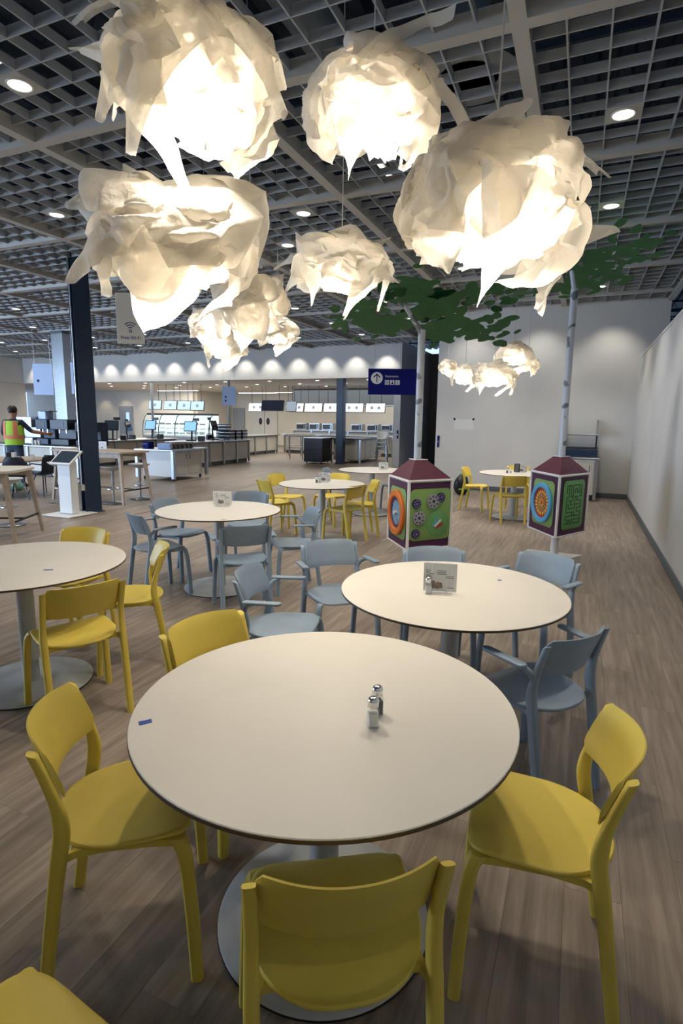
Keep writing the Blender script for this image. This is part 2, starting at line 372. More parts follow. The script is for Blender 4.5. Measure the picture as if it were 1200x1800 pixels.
# roof deck above the grille
dk = MB()
for i in range(120):
    x = -34+i*.36
    dk.add([(x, -26, 5.6), (x+.12, -26, 5.6), (x+.16, -26, 5.68), (x+.32, -26, 5.68), (x+.36, -26, 5.6),
            (x, 20, 5.6), (x+.12, 20, 5.6), (x+.16, 20, 5.68), (x+.32, 20, 5.68), (x+.36, 20, 5.6)],
           [(k, k+1, k+6, k+5) for k in range(4)])
struct('ceiling_deck', dk, M['deck'])
jo = sempty('ceiling_joists')
for k in range(17):
    v = -13.4+k*1.6
    b = MB().box(-33, 4.2, v-.04, v+.04, 5.5, 5.56).box(-33, 4.2, v-.03, v+.03, 4.92, 4.97)
    for q in range(62):
        x = -33+q*.6
        b.tube([(x, v, 4.95), (x+.3, v, 5.52), (x+.6, v, 4.95)], .014, 4)
    b.build('roof_joist', M['deck'], jo)
# grille ceiling: deep beams on a 2.05 m module, thin fins between
gc = sempty('ceiling')
ZB = 3.93
def vlim(u): return -.02 if u > -4.1 else 4.73
for i in range(-11, 2):
    u = U0+MOD*i
    if u > .45: u = .43
    MB().box(u-.05, u+.05, -15, vlim(u), ZB, ZB+.12).build('ceiling_beam', M['beam'], gc)
for j in range(-3, 7):
    v = V0+MOD*j
    MB().box(-23.7, .43 if v < 0 else -4.15, v-.05, v+.05, ZB+.0005, ZB+.1195).build('ceiling_beam', M['beam'], gc)
cell = MOD/8
for i in range(-11*8, 8):
    if i % 8 == 0: continue
    u = U0+cell*i
    if u > .4: continue
    MB().box(u-.006, u+.006, -15, vlim(u), ZB+.045, ZB+.115).build('ceiling_fin', M['grid'], gc)
for j in range(-24, 54):
    if j % 8 == 0: continue
    v = V0+cell*j
    MB().box(-23.7, .43 if v < 0 else -4.15, v-.006, v+.006, ZB+.0455, ZB+.1145).build('ceiling_fin', M['grid'], gc)
# downlights, one plate in one cell
dl0 = None
DLN = [(2.10, 4.77, 'round recessed downlight in the grille right of the largest pendant lamp'), (-2.30, 4.35, 'round recessed downlight in the grille left of the top left pendant lamp'),
       (-.49, 7.20, 'round recessed downlight above the small looking middle pendant lamp, upper of two'), (-.92, 8.16, 'round recessed downlight above the middle pendant lamp, lower of two'),
       (2.84, 6.71, 'round recessed downlight just over the canopy of the right birch pole')]
plate = MB().box(-.122, .122, -.122, .122, .043, .05)
for n, (u, v) in enumerate(DOWN):
    cu = U0+cell*(math.floor((u-U0)/cell)+.5); cv = V0+cell*(math.floor((v-V0)/cell)+.5)
    if dl0 is None:
        dl0 = thing('recessed_downlight', '', 'ceiling light', W(cu, cv, ZB), RA)
        plate.build('mounting_plate', M['beam'], dl0)
        MB().ring((0, 0, .043), .078, .092, (0, 0, -1), .008, 28).build('trim_ring', M['white'], dl0)
        MB().disc((0, 0, .044), .078, (0, 0, -1), .004, 28).build('lens', M['lampdisc'], dl0, True)
        MB().lathe([(.075, .05), (.075, .13), (.05, .17)], 16).build('housing', M['duct'], dl0, True)
        t = dl0
    else:
        t = copy_tree(dl0, W(cu, cv, ZB), RA, '', None)
    t['label'] = 'round white recessed downlight on a square plate in the ceiling grille, far from the camera'
    t['group'] = 'recessed downlights in the grille'
    for (px, py, lb) in DLN:
        if (px-t.location.x)**2+(py-t.location.y)**2 < .12: t['label'] = lb; del t['group']
# mechanical parts over the grille
t = thing('round_air_diffuser', 'round concentric air diffuser above the grille behind the pendant lamps', 'diffuser', (.98, 5.05, 4.32))
MB().lathe([(.41, 0), (.33, .05), (.27, .12)], 40).build('outer_cone', M['grid'], t, True)
MB().lathe([(.24, .0), (.17, .05), (.12, .12)], 36).build('inner_cone', M['grid'], t, True)
MB().lathe([(.16, .12), (.16, 1.1)], 28).build('duct_neck', M['duct'], t, True)
for k, (u0, v0, u1, v1, r, z) in enumerate([(-3.2, -13, -3.2, 4, .18, 4.72), (-23, -4.4, .2, -4.4, .14, 4.30), (-9.5, -12, -9.5, 4, .17, 4.70)]):
    t = thing('air_duct', ['round dark air duct running lengthwise above the pendant lamps', 'round dark air duct crossing the hall above the grille',
                           'round dark air duct above the left half of the grille'][k], 'duct', W(u0, v0, z), RA, None)
    L = Vector((u1-u0, v1-v0, 0))
    MB().tube([(0, 0, 0), tuple(L)], r, 20).build('pipe', M['duct'], t, True)
    for q in range(int(L.length//1.5)):
        p = L.normalized()*(q*1.5+.5)
        MB().tube([tuple(p), tuple(p+L.normalized()*.04)], r+.012, 20).build('seam_ring', M['duct'], t)
for k, (u, v, L) in enumerate([(-6.2, -9.3, 1.2), (-5.1, -10.2, 1.2), (-3.6, -5.6, 1.2), (-9.8, -6.2, 1.2)]):
    t = thing('strip_light', 'bright tube light above the ceiling grille, ' + ['over the large top left pendant', 'nearest the picture top edge', 'beside the middle pendant cords', 'above the dark blue column'][k], 'light', W(u, v, 4.78), RA+pi/2)
    MB().bbox(-L/2, L/2, -.05, .05, .02, .07).build('fixture_body', M['white'], t)
    MB().tube([(-L/2+.03, 0, 0), (L/2-.03, 0, 0)], .014, 8).build('tube', M['strip'], t, True)

# ================================================================== CHAIRS
def sup(a, w, d, e=3.2):
    c, s_ = cos(a), sin(a)
    return (w*math.copysign(abs(c)**(2/e), c), d*math.copysign(abs(s_)**(2/e), s_))
def limb(pts, n=14):
    """pts: (x, y, z, half width x, half depth y, tilt)"""
    rings = []
    for (x, y, z, w, d, *tl) in pts:
        t = tl[0] if tl else 0
        r = []
        for i in range(n):
            a = 2*pi*i/n; p = sup(a, w, d)
            r.append((x+p[0], y+p[1]*cos(t), z+p[1]*sin(t)))
        rings.append(r)
    return MB().loft(rings)
def smoothpts(P, sub=4):
    out = []
    for i in range(len(P)-1):
        p0, p1, p2, p3 = P[max(i-1, 0)], P[i], P[i+1], P[min(i+2, len(P)-1)]
        for k in range(sub):
            t = k/sub
            out.append(tuple(.5*((2*b)+(-a+c)*t+(2*a-5*b+4*c-d)*t*t+(-a+3*b-3*c+d)*t**3) for a, b, c, d in zip(p0, p1, p2, p3)))
    out.append(P[-1]); return out
def rear_leg(s):
    P = [(.191, -.188, 0, .0175, .018, 0), (.192, -.170, .12, .0175, .0185, 0), (.193, -.148, .27, .0175, .0195, 0), (.193, -.126, .41, .0175, .0215, 0),
         (.1925, -.113, .49, .0165, .0215, -.05), (.192, -.115, .545, .0155, .0195, -.2), (.1915, -.124, .59, .0150, .017, -.3), (.192, -.146, .665, .0145, .0155, -.35), (.1935, -.168, .731, .014, .0145, -.4)]
    P = [(s*p[0],)+p[1:] for p in P]
    return limb(smoothpts(P, 3))
def front_leg(s):
    P = [(.2175, .224, 0, .0175, .018, 0), (.212, .218, .15, .0178, .0185, 0), (.205, .209, .30, .018, .019, 0), (.199, .200, .385, .018, .0195, 0), (.190, .190, .418, .017, .022, 0), (.178, .178, .434, .02, .025, 0)]
    P = [(s*p[0],)+p[1:] for p in P]
    return limb(smoothpts(P, 3))
def seat_outline(n=64):
    pts = []
    for i in range(n):
        a = 2*pi*i/n; c, s_ = cos(a), sin(a)
        if s_ >= 0:   # front: squarish
            x = .198*math.copysign(abs(c)**(2/5.5), c); y = .012+.205*abs(s_)**(2/5.5)
        else:         # rear: rounder
            x = .198*math.copysign(abs(c)**(2/2.7), c); y = .012-.188*abs(s_)**(2/2.1)
        if y < 0: x *= 1-.10*(y/-.17)**1.2
        pts.append((x, y))
    return pts
def seat_mesh():
    o = seat_outline(); n = len(o); mb = MB(); c = (0, .0)
    def zf(x, y):
        return .443+.010*(x/.2)**2-.010*max(0, 1-((y+.03)/.17)**2)-.010*max(0, (y-.14)/.07)**2+.004*max(0, (-y-.1)/.12)
    rings = []
    prof = [(0.06, 0, 0), (.3, 0, 0), (.5, 0, 0), (.7, 0, 0), (.85, 0, 0), (.94, 0, 0), (.985, 0, -.0005), (1.0, 0, -.004), (1.0, 0, -.011), (.985, 0, -.0145), (.9, 0, -.015), (.6, 0, -.015), (.3, 0, -.015), (.06, 0, -.015)]
    for k, _, dz in prof:
        rings.append([(c[0]+x*k, c[1]+y*k, zf(x*k, y*k)+dz) for x, y in o])
    return mb.loft(rings)
def shell_mesh():
    ns, nt = 28, 8; g = []
    th = .0065
    def pos(s, t):     # s -1..1 across, t 0..1 up
        # rounded corners: shrink height near the ends
        e = max(0, abs(s)-.90)/.10; cut = .16*(1-sqrt(max(0, 1-e*e)))
        tt = cut+(1-2*cut)*t
        z = .583+.168*tt+.006*(1-s*s)*(tt-.2)
        f = (z-.57)/.16
        yl = -.110-.058*max(f, 0)**1.15
        return Vector((s*.181, yl+.016-.062*(1-abs(s)**2.1), z))
    rings = []
    for side in (1,):
        loop = []
    cols = []
    for i in range(ns+1):
        s = -1+2*i/ns; F = []; B = []
        for j in range(nt+1):
            t = j/nt; p = pos(s, t); q = pos(min(s+.01, 1), t); r_ = pos(max(s-.01, -1), t)
            n = (q-r_).cross(Vector((0, -.35, 1))).normalized()      # points to the back (-y) or front
            if n.y > 0: n = -n
            ed = th*(1 if 0 < j < nt else .35)
            F.append(p-n*ed); B.append(p+n*ed)
        cols.append([tuple(x) for x in F]+[tuple(x) for x in reversed(B)])
    return MB().loft(cols)
def chair_parts(kind):
    m = M['yellow'] if kind == 'y' else M['gray']
    P = [('seat', seat_mesh()), ('backrest', shell_mesh())]
    for s in (-1, 1):
        P.append(('leg', rear_leg(s))); P.append(('leg', front_leg(s)))
        rail = MB().loft([[(s*x+s*a, y, z+b) for a, b in ((-.008, -.012), (.008, -.012), (.008, .010), (-.008, .010))] for x, y, z in
                          ((.188, -.128, .412), (.172, -.085, .417), (.166, .0, .419), (.170, .1, .419), (.180, .175, .419))])
        P.append(('seat_rail', rail))
        if kind == 'g':
            br = MB().tube([(s*.193, -.118, .575), (s*.207, -.108, .605), (s*.226, -.088, .626), (s*.238, -.06, .634)], .0155, 10, .012)
            ring = []
            pad = []
            for k, q in ((-.0075, .88), (-.005, 1), (.003, 1), (.0065, .86)):
                pad.append([(s*.244+s*.004*(y/.11)+x*q, -.005+y*(1 if q == 1 else .985), .643+k+.004*(y/.11)) for x, y in rrect(.042, .212, .02, 5)])
            P.append(('armrest', MB().loft(pad))); P.append(('arm_bracket', br))
    P.append(('cross_brace', MB().box(-.17, .17, -.10, -.08, .405, .425).box(-.17, .17, .13, .15, .41, .428)))
    return [(n, b.mesh(n, m, 50)) for n, b in P]
CH_ = {'y': chair_parts('y'), 'g': chair_parts('g')}
def chair(kind, x, y, r, label, group):
    t = thing('armchair' if kind == 'g' else 'dining_chair', label, 'chair', (x, y, .0), r, group)
    for n, me in CH_[kind]:
        o = bpy.data.objects.new(n, me); COL.objects.link(o); o.parent = t
    return t
GY, GG = 'yellow plastic chairs', 'gray blue plastic armchairs'
CHAIRS = [
 ('y', -.660, 1.527, -1.365, 'yellow chair left of the nearest round table, its seat half under the tabletop'),
 ('y', .612, 1.457, 1.262, 'yellow chair right of the nearest round table, turned towards the tabletop'),
 ('y', .002, 1.103, .154, 'yellow chair closest to the camera, seen from behind at the bottom of the picture'),
 ('y', -.585, .735, -.53, 'yellow chair cut off by the bottom left corner of the picture'),
 ('y', -.444, 2.122, 3.998, 'yellow chair behind the nearest round table with only its backrest showing'),
 ('y', -1.404, 2.833, .728, 'yellow chair seen from behind at the left table that carries only a strip of tape'),
 ('y', -1.347, 3.516, 1.932, 'yellow chair at the right side of the left table, seen edge-on beside the gray chairs'),
 ('y', -1.949, 3.916, 2.916, 'yellow chair behind the left table with its curved backrest above the tabletop'),
 ('y', -2.55, 3.25, -1.75, 'yellow chair at the left table mostly outside the left edge of the picture'),
 ('g', .872, 2.278, .570, 'gray blue armchair right of the nearest yellow chairs, seen from behind with one armrest showing'),
 ('g', -.354, 2.998, -1.765, 'gray blue armchair just behind the nearest round table, facing the table with the menu holder'),
 ('g', -.022, 3.611, -2.769, 'gray blue armchair left behind the table with salt shaker and menu holder'),
 ('g', .610, 3.426, 3.113, 'gray blue armchair whose top edge shows below the play box of the left birch pole'),
 ('g', 1.19, 3.33, 2.30, 'gray blue armchair at the far right side of the table with the menu holder'),
 ('g', -1.662, 4.867, -.865, 'gray blue armchair on the left of the middle left table, nearest the yellow chairs'),
 ('g', -1.645, 5.511, -2.012, 'gray blue armchair behind left of the middle left table, towards the dark column'),
 ('g', -1.037, 6.111, 3.110, 'gray blue armchair behind the middle left table with only its backrest edge showing'),
 ('g', -.804, 4.458, .343, 'gray blue armchair in front of the middle left table, seen straight from behind'),
 ('g', -.423, 5.107, 1.908, 'gray blue armchair right of the middle left table, facing left with both armrests showing'),
 ('y', -.846, 8.233, -2.105, 'yellow chair far left at the table with several shakers, facing right'),
 ('y', -.933, 7.634, -.987, 'yellow chair near left at the table with several shakers, partly behind a gray armchair'),
 ('y', .068, 7.169, .913, 'yellow chair in front right of the table with several shakers, seen from behind'),
 ('y', .292, 7.589, 1.75, 'yellow chair right of the table with several shakers, beside the left play box'),
 ('y', -.132, 8.386, 2.458, 'yellow chair behind the table with several shakers'),
 ('g', -.10, 9.45, -1.75, 'gray blue armchair left of the farthest white round table'),
 ('g', .98, 9.75, 1.9, 'gray blue armchair right of the farthest white round table, behind the play box'),
 ('y', 2.356, 9.912, -2.082, 'yellow chair standing left of the table by the back wall'),
 ('y', 2.644, 8.692, .079, 'yellow chair in front of the table by the back wall, seen from behind'),
 ('y', 3.262, 10.30, 2.879, 'yellow chair between the table and the back wall with its backrest top showing'),
]
for k, x, y, r, lab in CHAIRS: chair(k, x, y, r, lab, GY if k == 'y' else GG)

# ================================================================== ROUND TABLES
def table_parts():
    R = .5655; P = []
    P.append(('tabletop', MB().lathe([(R-.004, .7292), (R-.001, .7310), (R-.0015, .7385), (R-.004, .74)], 96).mesh('tabletop', M['top'], 30), None))
    P.append(('table_edge', MB().lathe([(R-.012, .7275), (R, .728), (R, .7372), (R-.002, .7372)], 96).mesh('table_edge', M['edge'], 30), None))
    P.append(('column', MB().lathe([(.046, .012), (.046, .71)], 32).mesh('column', M['tablemetal'], 30), None))
    P.append(('mounting_plate', MB().lathe([(.05, .70), (.15, .712), (.15, .7275)], 32).mesh('mounting_plate', M['tablemetal'], 30), None))
    P.append(('base_disc', MB().lathe([(.338, .004), (.338, .009), (.332, .0125), (.2, .0165), (.06, .0185), (.05, .022)], 72).mesh('base_disc', M['tablemetal'], 30), None))
    P.append(('base_rim', MB().lathe([(.334, 0), (.3395, .001), (.3395, .0065), (.332, .0068)], 72).mesh('base_rim', M['rubber'], 30), None))
    return P
TP = table_parts()
TABLES = [(-.041, 1.577, 'large round white table nearest the camera with two shakers on it'),
 (.569, 2.738, 'round white table with gray blue armchairs, a salt shaker and a menu holder'),
 (-1.135, 5.092, 'round white table in the middle left ringed by gray blue armchairs'),
 (-.260, 7.290, 'round white table with yellow chairs and a cluster of shakers'),
 (.508, 9.381, 'farthest round white table left of the birch poles'),
 (2.835, 9.144, 'round white table by the back wall between the two play boxes'),
 (-1.850, 3.139, 'round white table cut off by the left picture edge, tape strip on it')]
for x, y, lab in TABLES:
    t = thing('round_table', lab, 'table', (x, y, 0), 0, 'round white pedestal tables')
    for n, me, _ in TP:
        o = bpy.data.objects.new(n, me); COL.objects.link(o); o.parent = t
# ------------------------------------------------------------------ things on the tables
def shaker_meshes():
    w = .0165; G = []
    body = []
    for z, k in ((0, .9), (.003, 1), (.052, 1), (.060, .86)):
        body.append([(x*k, y*k, z) for x, y in rrect(2*w, 2*w, .005, 3)])
    g = MB().loft(body)
    cap = MB().lathe([(.0145, .058), (.0155, .060), (.0155, .070), (.0165, .0715), (.0165, .077), (.013, .085), (.006, .0885)], 28)
    fill = MB().loft([[(x, y, z) for x, y in rrect(2*w-.005, 2*w-.005, .004, 3)] for z in (.004, .042)])
    holes = MB()
    for k in range(7):
        a = k*2*pi/6; r = .0055 if k else 0
        holes.disc((r*cos(a), r*sin(a), .0875 if k else .0886), .0009, (0, 0, 1), .0006, 6)
    return [('glass_jar', g.mesh('glass_jar', M['thinglass2'], 40)), ('cap', cap.mesh('cap', M['chrome'], 40)), ('hole', holes.mesh('hole', M['black']))], fill
M['thinglass2'] = mat('shaker_glass', (.90, .95, .97), .05, alpha=.13)
SP, FILL = shaker_meshes()
fm = {k: FILL.mesh('contents', M[k]) for k in ('salt', 'pepper')}
def shaker(kind, x, y, r, label, group=None):
    t = thing('salt_shaker' if kind == 'salt' else 'pepper_shaker', label, 'shaker', (x, y, .74), r, group)
    for n, me in SP:
        o = bpy.data.objects.new(n, me); COL.objects.link(o); o.parent = t
    o = bpy.data.objects.new('contents', fm[kind]); COL.objects.link(o); o.parent = t
shaker('salt', .096, 1.445, .1, 'glass salt shaker with chrome cap on the nearest table, in front of the pepper')
shaker('pepper', .112, 1.512, .25, 'glass pepper shaker with chrome cap behind the salt on the nearest table')
shaker('salt', .434, 2.655, -.1, 'glass salt shaker beside the menu holder on the table with gray armchairs')
shaker('pepper', -.335, 7.36, .1, 'dark pepper shaker left of the menu holder on the table with yellow chairs')
shaker('salt', -.300, 7.39, .1, 'white salt shaker next to the menu holder on the table with yellow chairs')
shaker('pepper', 2.70, 9.10, 0, 'dark pepper shaker on the table by the back wall')
shaker('salt', 2.745, 9.08, 0, 'white salt shaker on the table by the back wall')
def menu_holder(x, y, z, r, label, dark=False, w=.125, hgt=.135):
    t = thing('menu_holder', label, 'menu holder', (x, y, z), r, 'clear menu holders')
    MB().bbox(-w/2, w/2, -.035, .035, 0, .003, .0008).build('foot_plate', M['acrylic'], t)
    for s in (-1, 1):
        MB().bbox(-w/2, w/2, s*.012-.001, s*.012+.001, .003, hgt, .0004).build('clear_panel', M['acrylic'], t)
        MB().bbox(s*w*.28-.004, s*w*.28+.004, -.034, .034, .003, .010, .001).build('clip_rail', M['acrylic'], t)
        MB().bbox(s*w*.28-.003, s*w*.28+.003, -.016, -.0135, .01, hgt+.006, .0005).build('upright_strip', M['acrylic'], t)
    MB().bbox(-w/2-.012, w/2+.02, .0, .0012, .012, hgt-.006, .0003).build('menu_card', M['black'] if dark else M['paper'], t)
    if not dark:
        p = MB()
        for k, (lx, lz, lw) in enumerate([(-.066, .115, .022), (-.066, .106, .02), (-.05, .098, .026), (-.012, .115, .05), (-.012, .106, .045), (-.012, .098, .05), (.03, .088, .04), (.03, .080, .04), (-.062, .09, .018), (.04, .03, .032)]):
            p.box(lx, lx+lw, -.0006, 0, lz, lz+.0035)
        p.build('printed_text', M['printgray'], t)
        rr = random.Random(5); f = MB()
        for k in range(9): f.disc((-.028+.012*(k % 4)+rr.uniform(-.003, .003), -.0005, .035+.012*(k//4)+rr.uniform(-.003, .003)), .009+rr.uniform(0, .003), (0, -1, 0), .0003+.00005*k, 14)
        f.build('printed_food_photo', M['food'], t)
    return t
menu_holder(.487, 2.66, .74, -.18, 'clear acrylic menu holder on the table with gray armchairs', w=.13, hgt=.16)
menu_holder(-1.15, 5.30, .74, -.1, 'clear acrylic menu holder on the middle left table', w=.15, hgt=.15)
menu_holder(-.235, 7.43, .74, -.15, 'clear acrylic menu holder among shakers on the table with yellow chairs')
menu_holder(.69, 9.35, .74, -.1, 'clear acrylic menu holder on the farthest round table')
menu_holder(2.97, 9.20, .74, -.1, 'clear menu holder with blank white card on the table by the back wall')
menu_holder(2.87, 9.16, .74, -.1, 'menu holder with black card on the table by the back wall', True, w=.06, hgt=.16)
def tape(x, y, z, r, lab, w=.035, d=.021):
    o = MB().loft([[(a, b+.001*sin(a*200), 0), (a, b+d, 0), (a, b+d, .0006), (a, b+.001*sin(a*200), .0006)] for a, b in ((-w/2, -d/2), (-w/4, -d/2+.001), (0, -d/2), (w/4, -d/2+.001), (w/2, -d/2+.002))]).build('tape_strip', M['tape'], None, False, (x, y, z), r)
    tag(o, lab, 'tape')
tape(-.544, 1.447, .7402, .45, 'blue tape strip on the left edge of the nearest table')
tape(.858, 2.906, .7402, .3, 'small blue tape mark on the table with gray armchairs', .022, .018)
tape(-1.62, 2.99, .7402, .1, 'blue tape strip on the table cut by the left picture edge', .05, .018)
tape(-.99, 4.60, .7402, .1, 'dark tape mark at the front of the middle left table', .04, .012)

# ================================================================== PENDANT LAMPS
def body_mesh(seed, R, sub, sq, holebottom=True):
    bm = bmesh.new(); bmesh.ops.create_icosphere(bm, subdivisions=sub, radius=1.0)
    sv = Vector((seed*3.1, seed*1.7, -seed*2.3))
    for v in bm.verts:
        d = v.co.normalized()
        q = d*1.7+sv
        rid = 0; a = 1; f = 1
        for k in range(3):
            nv = noise.noise(q*f+Vector((k*7, 0, 0)))
            rid += a*(1-abs(nv)*2.6); a *= .55; f *= 1.9
        r = R*(.66+.14*rid+.16*noise.noise(d*1.1+sv*2))
        wv = Vector((noise.noise(q*1.3), noise.noise(q*1.3+Vector((9, 3, 1))), noise.noise(q*1.3+Vector((2, 8, 5)))))*R*.28
        p = d*r+wv; p.z *= sq; v.co = p
    if holebottom:
        kill = [f for f in bm.faces if f.calc_center_median().normalized().z < -.80]
        bmesh.ops.delete(bm, geom=kill, context='FACES')
    me = bpy.data.meshes.new('inner_shade'); bm.to_mesh(me); bm.free(); me.materials.append(M['lampsheet']); me.shade_smooth(); return me
def petal_mesh(seed, R, d, L, wid, roundish, sq, n=30, span=1.35):
    """sheet that lies on the body on one side and lifts off as a corner along direction d"""
    rnd = random.Random(seed); d = Vector(d).normalized()
    ax = Vector((rnd.uniform(-1, 1), rnd.uniform(-1, 1), rnd.uniform(-1, 1)))
    ax = (ax-d*ax.dot(d)).normalized(); side = d.cross(ax)
    if side.z < -.3: side = -side; ax = -ax
    sv = Vector((seed*1.3, -seed*.7, seed*2.1)); vs = []; fs = []; ph = rnd.uniform(0, 6); fr = rnd.uniform(3.2, 5.2)
    for i in range(n+1):
        s = i/n
        for j in range(n+1):
            t = -1+2*j/n
            off = (1-s)*span
            wdt = wid*(sqrt(max(0, 1-s**5))*.9+.02) if roundish else wid*((1-s**1.25)*.95+.03)
            dr = (d*cos(off)+side*sin(off)+ax*t*wdt).normalized()
            lift = s**2.4
            q = dr*1.9+sv
            fold = .15*noise.noise(q*.9)+.15*(1-2.4*abs(noise.noise(q*1.15)))+.022*(1-2*abs(noise.noise(q*3.0)))
            r = R*(.97+fold+.08*t*t*(1-s))*(1-lift)+L*lift*(1-(.22*t*t if roundish else .10*abs(t)))
            rip = R*(.05*sin(fr*.8*t+ph+2.2*s)*(.3+s)+.06*noise.noise(q*1.3+Vector((4, 4, 4))))
            p = dr*r+side*rip+Vector((0, 0, -.05*R*s))
            p.z *= (sq+(1-sq)*lift)
            vs.append(p)
    for i in range(n):
        for j in range(n):
            a = i*(n+1)+j; fs.append((a, a+1, a+n+2, a+n+1))
    me = bpy.data.meshes.new('shade_sheet'); me.from_pydata([tuple(p) for p in vs], [], fs); me.materials.append(M['lampsheet']); me.shade_smooth(); return me
def pendant(loc, R, seed, flaps, power, label, sq=.78, cord_top=5.4, sub=5, grp='crinkled white pendant lamps'):
    t = thing('pendant_lamp', label, 'lamp', loc, 0, grp)
    def put(n, me):
        o = bpy.data.objects.new(n, me); COL.objects.link(o); o.parent = t; return o
    put('inner_shade', body_mesh(seed, R*.80, sub, sq))
    rnd = random.Random(seed*11)
    for k, (ang, dep, L, w, rd) in enumerate(flaps):
        a = radians(ang); c = cos(radians(dep))
        put('shade_sheet', petal_mesh(seed*17+k, R*.84, (cos(a)*c, -sin(radians(dep)), sin(a)*c), R*L, w, rd, sq, 30 if sub > 4 else 18))
    nw = 9 if sub > 4 else 7                          # wrapping sheets over the top and the sides
    for k in range(nw):
        z = .85-1.15*(k+.5)/nw; a = k*2.39996+seed; rr_ = sqrt(1-z*z)
        put('shade_sheet', petal_mesh(seed*29+k+100, R*.84, (rr_*cos(a), rr_*sin(a), z), R*rnd.uniform(.86, 1.0), rnd.uniform(.85, 1.15), True, sq, 30 if sub > 4 else 18, 1.0))
    H = cord_top-loc[2]
    MB().tube([(0, 0, R*.35), (.006, 0, R*.35+H*.3), (-.004, .003, H*.75), (0, 0, H)], .0042, 6).build('cord', M['cordw'], t, True)
    MB().lathe([(.012, R*.37), (.024, R*.33), (.026, R*.20), (.02, R*.17)], 18).build('socket', M['white'], t, True)
    MB().lathe([(.012, R*.18), (.03, R*.10), (.036, R*.03), (.028, -R*.05), (.008, -R*.09)], 20).build('bulb', M['bulb'], t, True)
    l = light('pendant_glow', 'POINT', (0, 0, -R*.02), power, WARM, .05); l.parent = t; l.location = (0, 0, -R*.16)
    return t
# angle in the upright plane facing the hall's front (0 = right, 90 = up), depth tilt towards the viewer, reach, width, rounded?
def ringflaps(seed, n, lo=1.0, hi=1.25, w=.75):
    r = random.Random(seed); return [(k*360/n+r.uniform(-15, 15), r.uniform(-35, 60), r.uniform(lo, hi), w*r.uniform(.75, 1.2), r.random() < .35) for k in range(n)]
PW_ = 27
pendant((-.62, 2.5, 2.885), .365, 1, [(152, 5, 1.42, .5, 0), (166, 12, 1.30, .45, 0), (128, -5, 1.45, .5, 0), (-125, 25, 1.15, .5, 0), (-62, 20, 1.25, .55, 0), (-95, 10, 1.1, .5, 0), (-15, 10, 1.12, .6, 0), (25, 15, 1.05, .8, 1), (65, 25, 1.0, .9, 1), (100, 35, .95, .9, 1), (-160, 15, 1.1, .6, 0), (200, 50, .95, .8, 1)], PW_*1.25, 'crinkled white pendant lamp at the top left with long pointed corners to its left')
pendant((.135, 3.25, 3.17), .37, 2, [(50, 5, 1.75, .35, 0), (-12, 8, 1.45, .40, 0), (115, 15, 1.05, .9, 1), (165, 20, 1.0, .8, 1), (-150, 25, 1.05, .6, 0), (-110, 20, 1.05, .6, 0), (-60, 25, 1.0, .7, 1), (20, 25, 1.05, .7, 1), (85, 45, .9, .9, 1)], PW_, 'crinkled white pendant lamp at the top centre with one corner pointing up right')
pendant((.60, 2.45, 2.415), .40, 3, [(-5, 5, 1.30, .45, 0), (22, 0, 1.25, .28, 0), (75, 0, 1.18, .7, 1), (55, 10, 1.1, .7, 1), (-62, 10, 1.12, .35, 0), (-100, 20, .95, .5, 0), (170, 15, 1.0, .8, 1), (-165, 10, .98, .8, 1), (120, 20, .92, .8, 1), (-30, 30, 1.0, .9, 1), (95, 45, .85, .9, 1), (-130, 30, .95, .7, 1)], PW_, 'largest crinkled white pendant lamp on the right with a ragged tail below it')
pendant((-.84, 2.95, 2.395), .42, 4, [(140, 5, 1.34, 1.0, 1), (124, -15, 1.34, .9, 1), (158, 15, 1.26, .9, 1), (34, 0, 1.30, 1.0, 1), (18, 15, 1.18, .9, 1), (50, -10, 1.24, .9, 1), (195, 5, 1.35, .40, 0), (-110, 15, 1.02, .6, 1), (-70, 20, .95, .6, 0), (-145, 20, 1.0, .6, 0), (-20, 20, .98, .7, 1), (90, 45, .75, .9, 1), (240, 40, .9, .8, 1)], PW_, 'crinkled white pendant lamp on the left with two large rounded lobes on top', sq=.64)
pendant((-.022, 4.1, 2.60), .37, 5, [(140, 0, 1.12, .4, 0), (178, 5, 1.28, .4, 0), (200, 10, 1.15, .4, 0), (35, 5, 1.1, .4, 0), (-10, 10, 1.1, .5, 0), (-45, 15, 1.05, .5, 0), (-85, 20, .95, .5, 0), (75, 20, .85, .8, 1), (-130, 25, .95, .6, 0), (110, 35, .8, .8, 1)], PW_*.9, 'small looking crinkled pendant lamp in the middle, hung below the top centre one', sq=.56)
pendant((-.86, 5.4, 2.62), .36, 6, ringflaps(6, 10), PW_*.8, 'crinkled pendant lamp directly below the two-lobed one, top of the far cluster', cord_top=5.4)
pendant((-2.02, 8.6, 2.93), .30, 7, ringflaps(7, 8, .95, 1.15), PW_*.6, 'crinkled pendant lamp on the left of the far cluster', sub=4)
pendant((-1.85, 9.0, 2.65), .37, 8, ringflaps(8, 8, .95, 1.15), PW_*.7, 'lowest crinkled pendant lamp of the far cluster on the left', sub=4, sq=.62)
pendant((-.98, 8.6, 2.83), .34, 9, ringflaps(9, 8, .95, 1.15), PW_*.7, 'crinkled pendant lamp on the right of the far left cluster', sub=4, sq=.66)
g2 = 'crinkled pendant lamps by the back wall'
pendant((1.82, 10.0, 2.49), .17, 10, ringflaps(10, 8, .95, 1.15), 8, 'smallest crinkled pendant lamp, leftmost of the group by the back wall', sub=4, grp=g2)
pendant((2.23, 10.5, 2.365), .29, 11, ringflaps(11, 8, .95, 1.15), 14, 'crinkled pendant lamp second from left in the group by the back wall', sub=4, grp=g2)
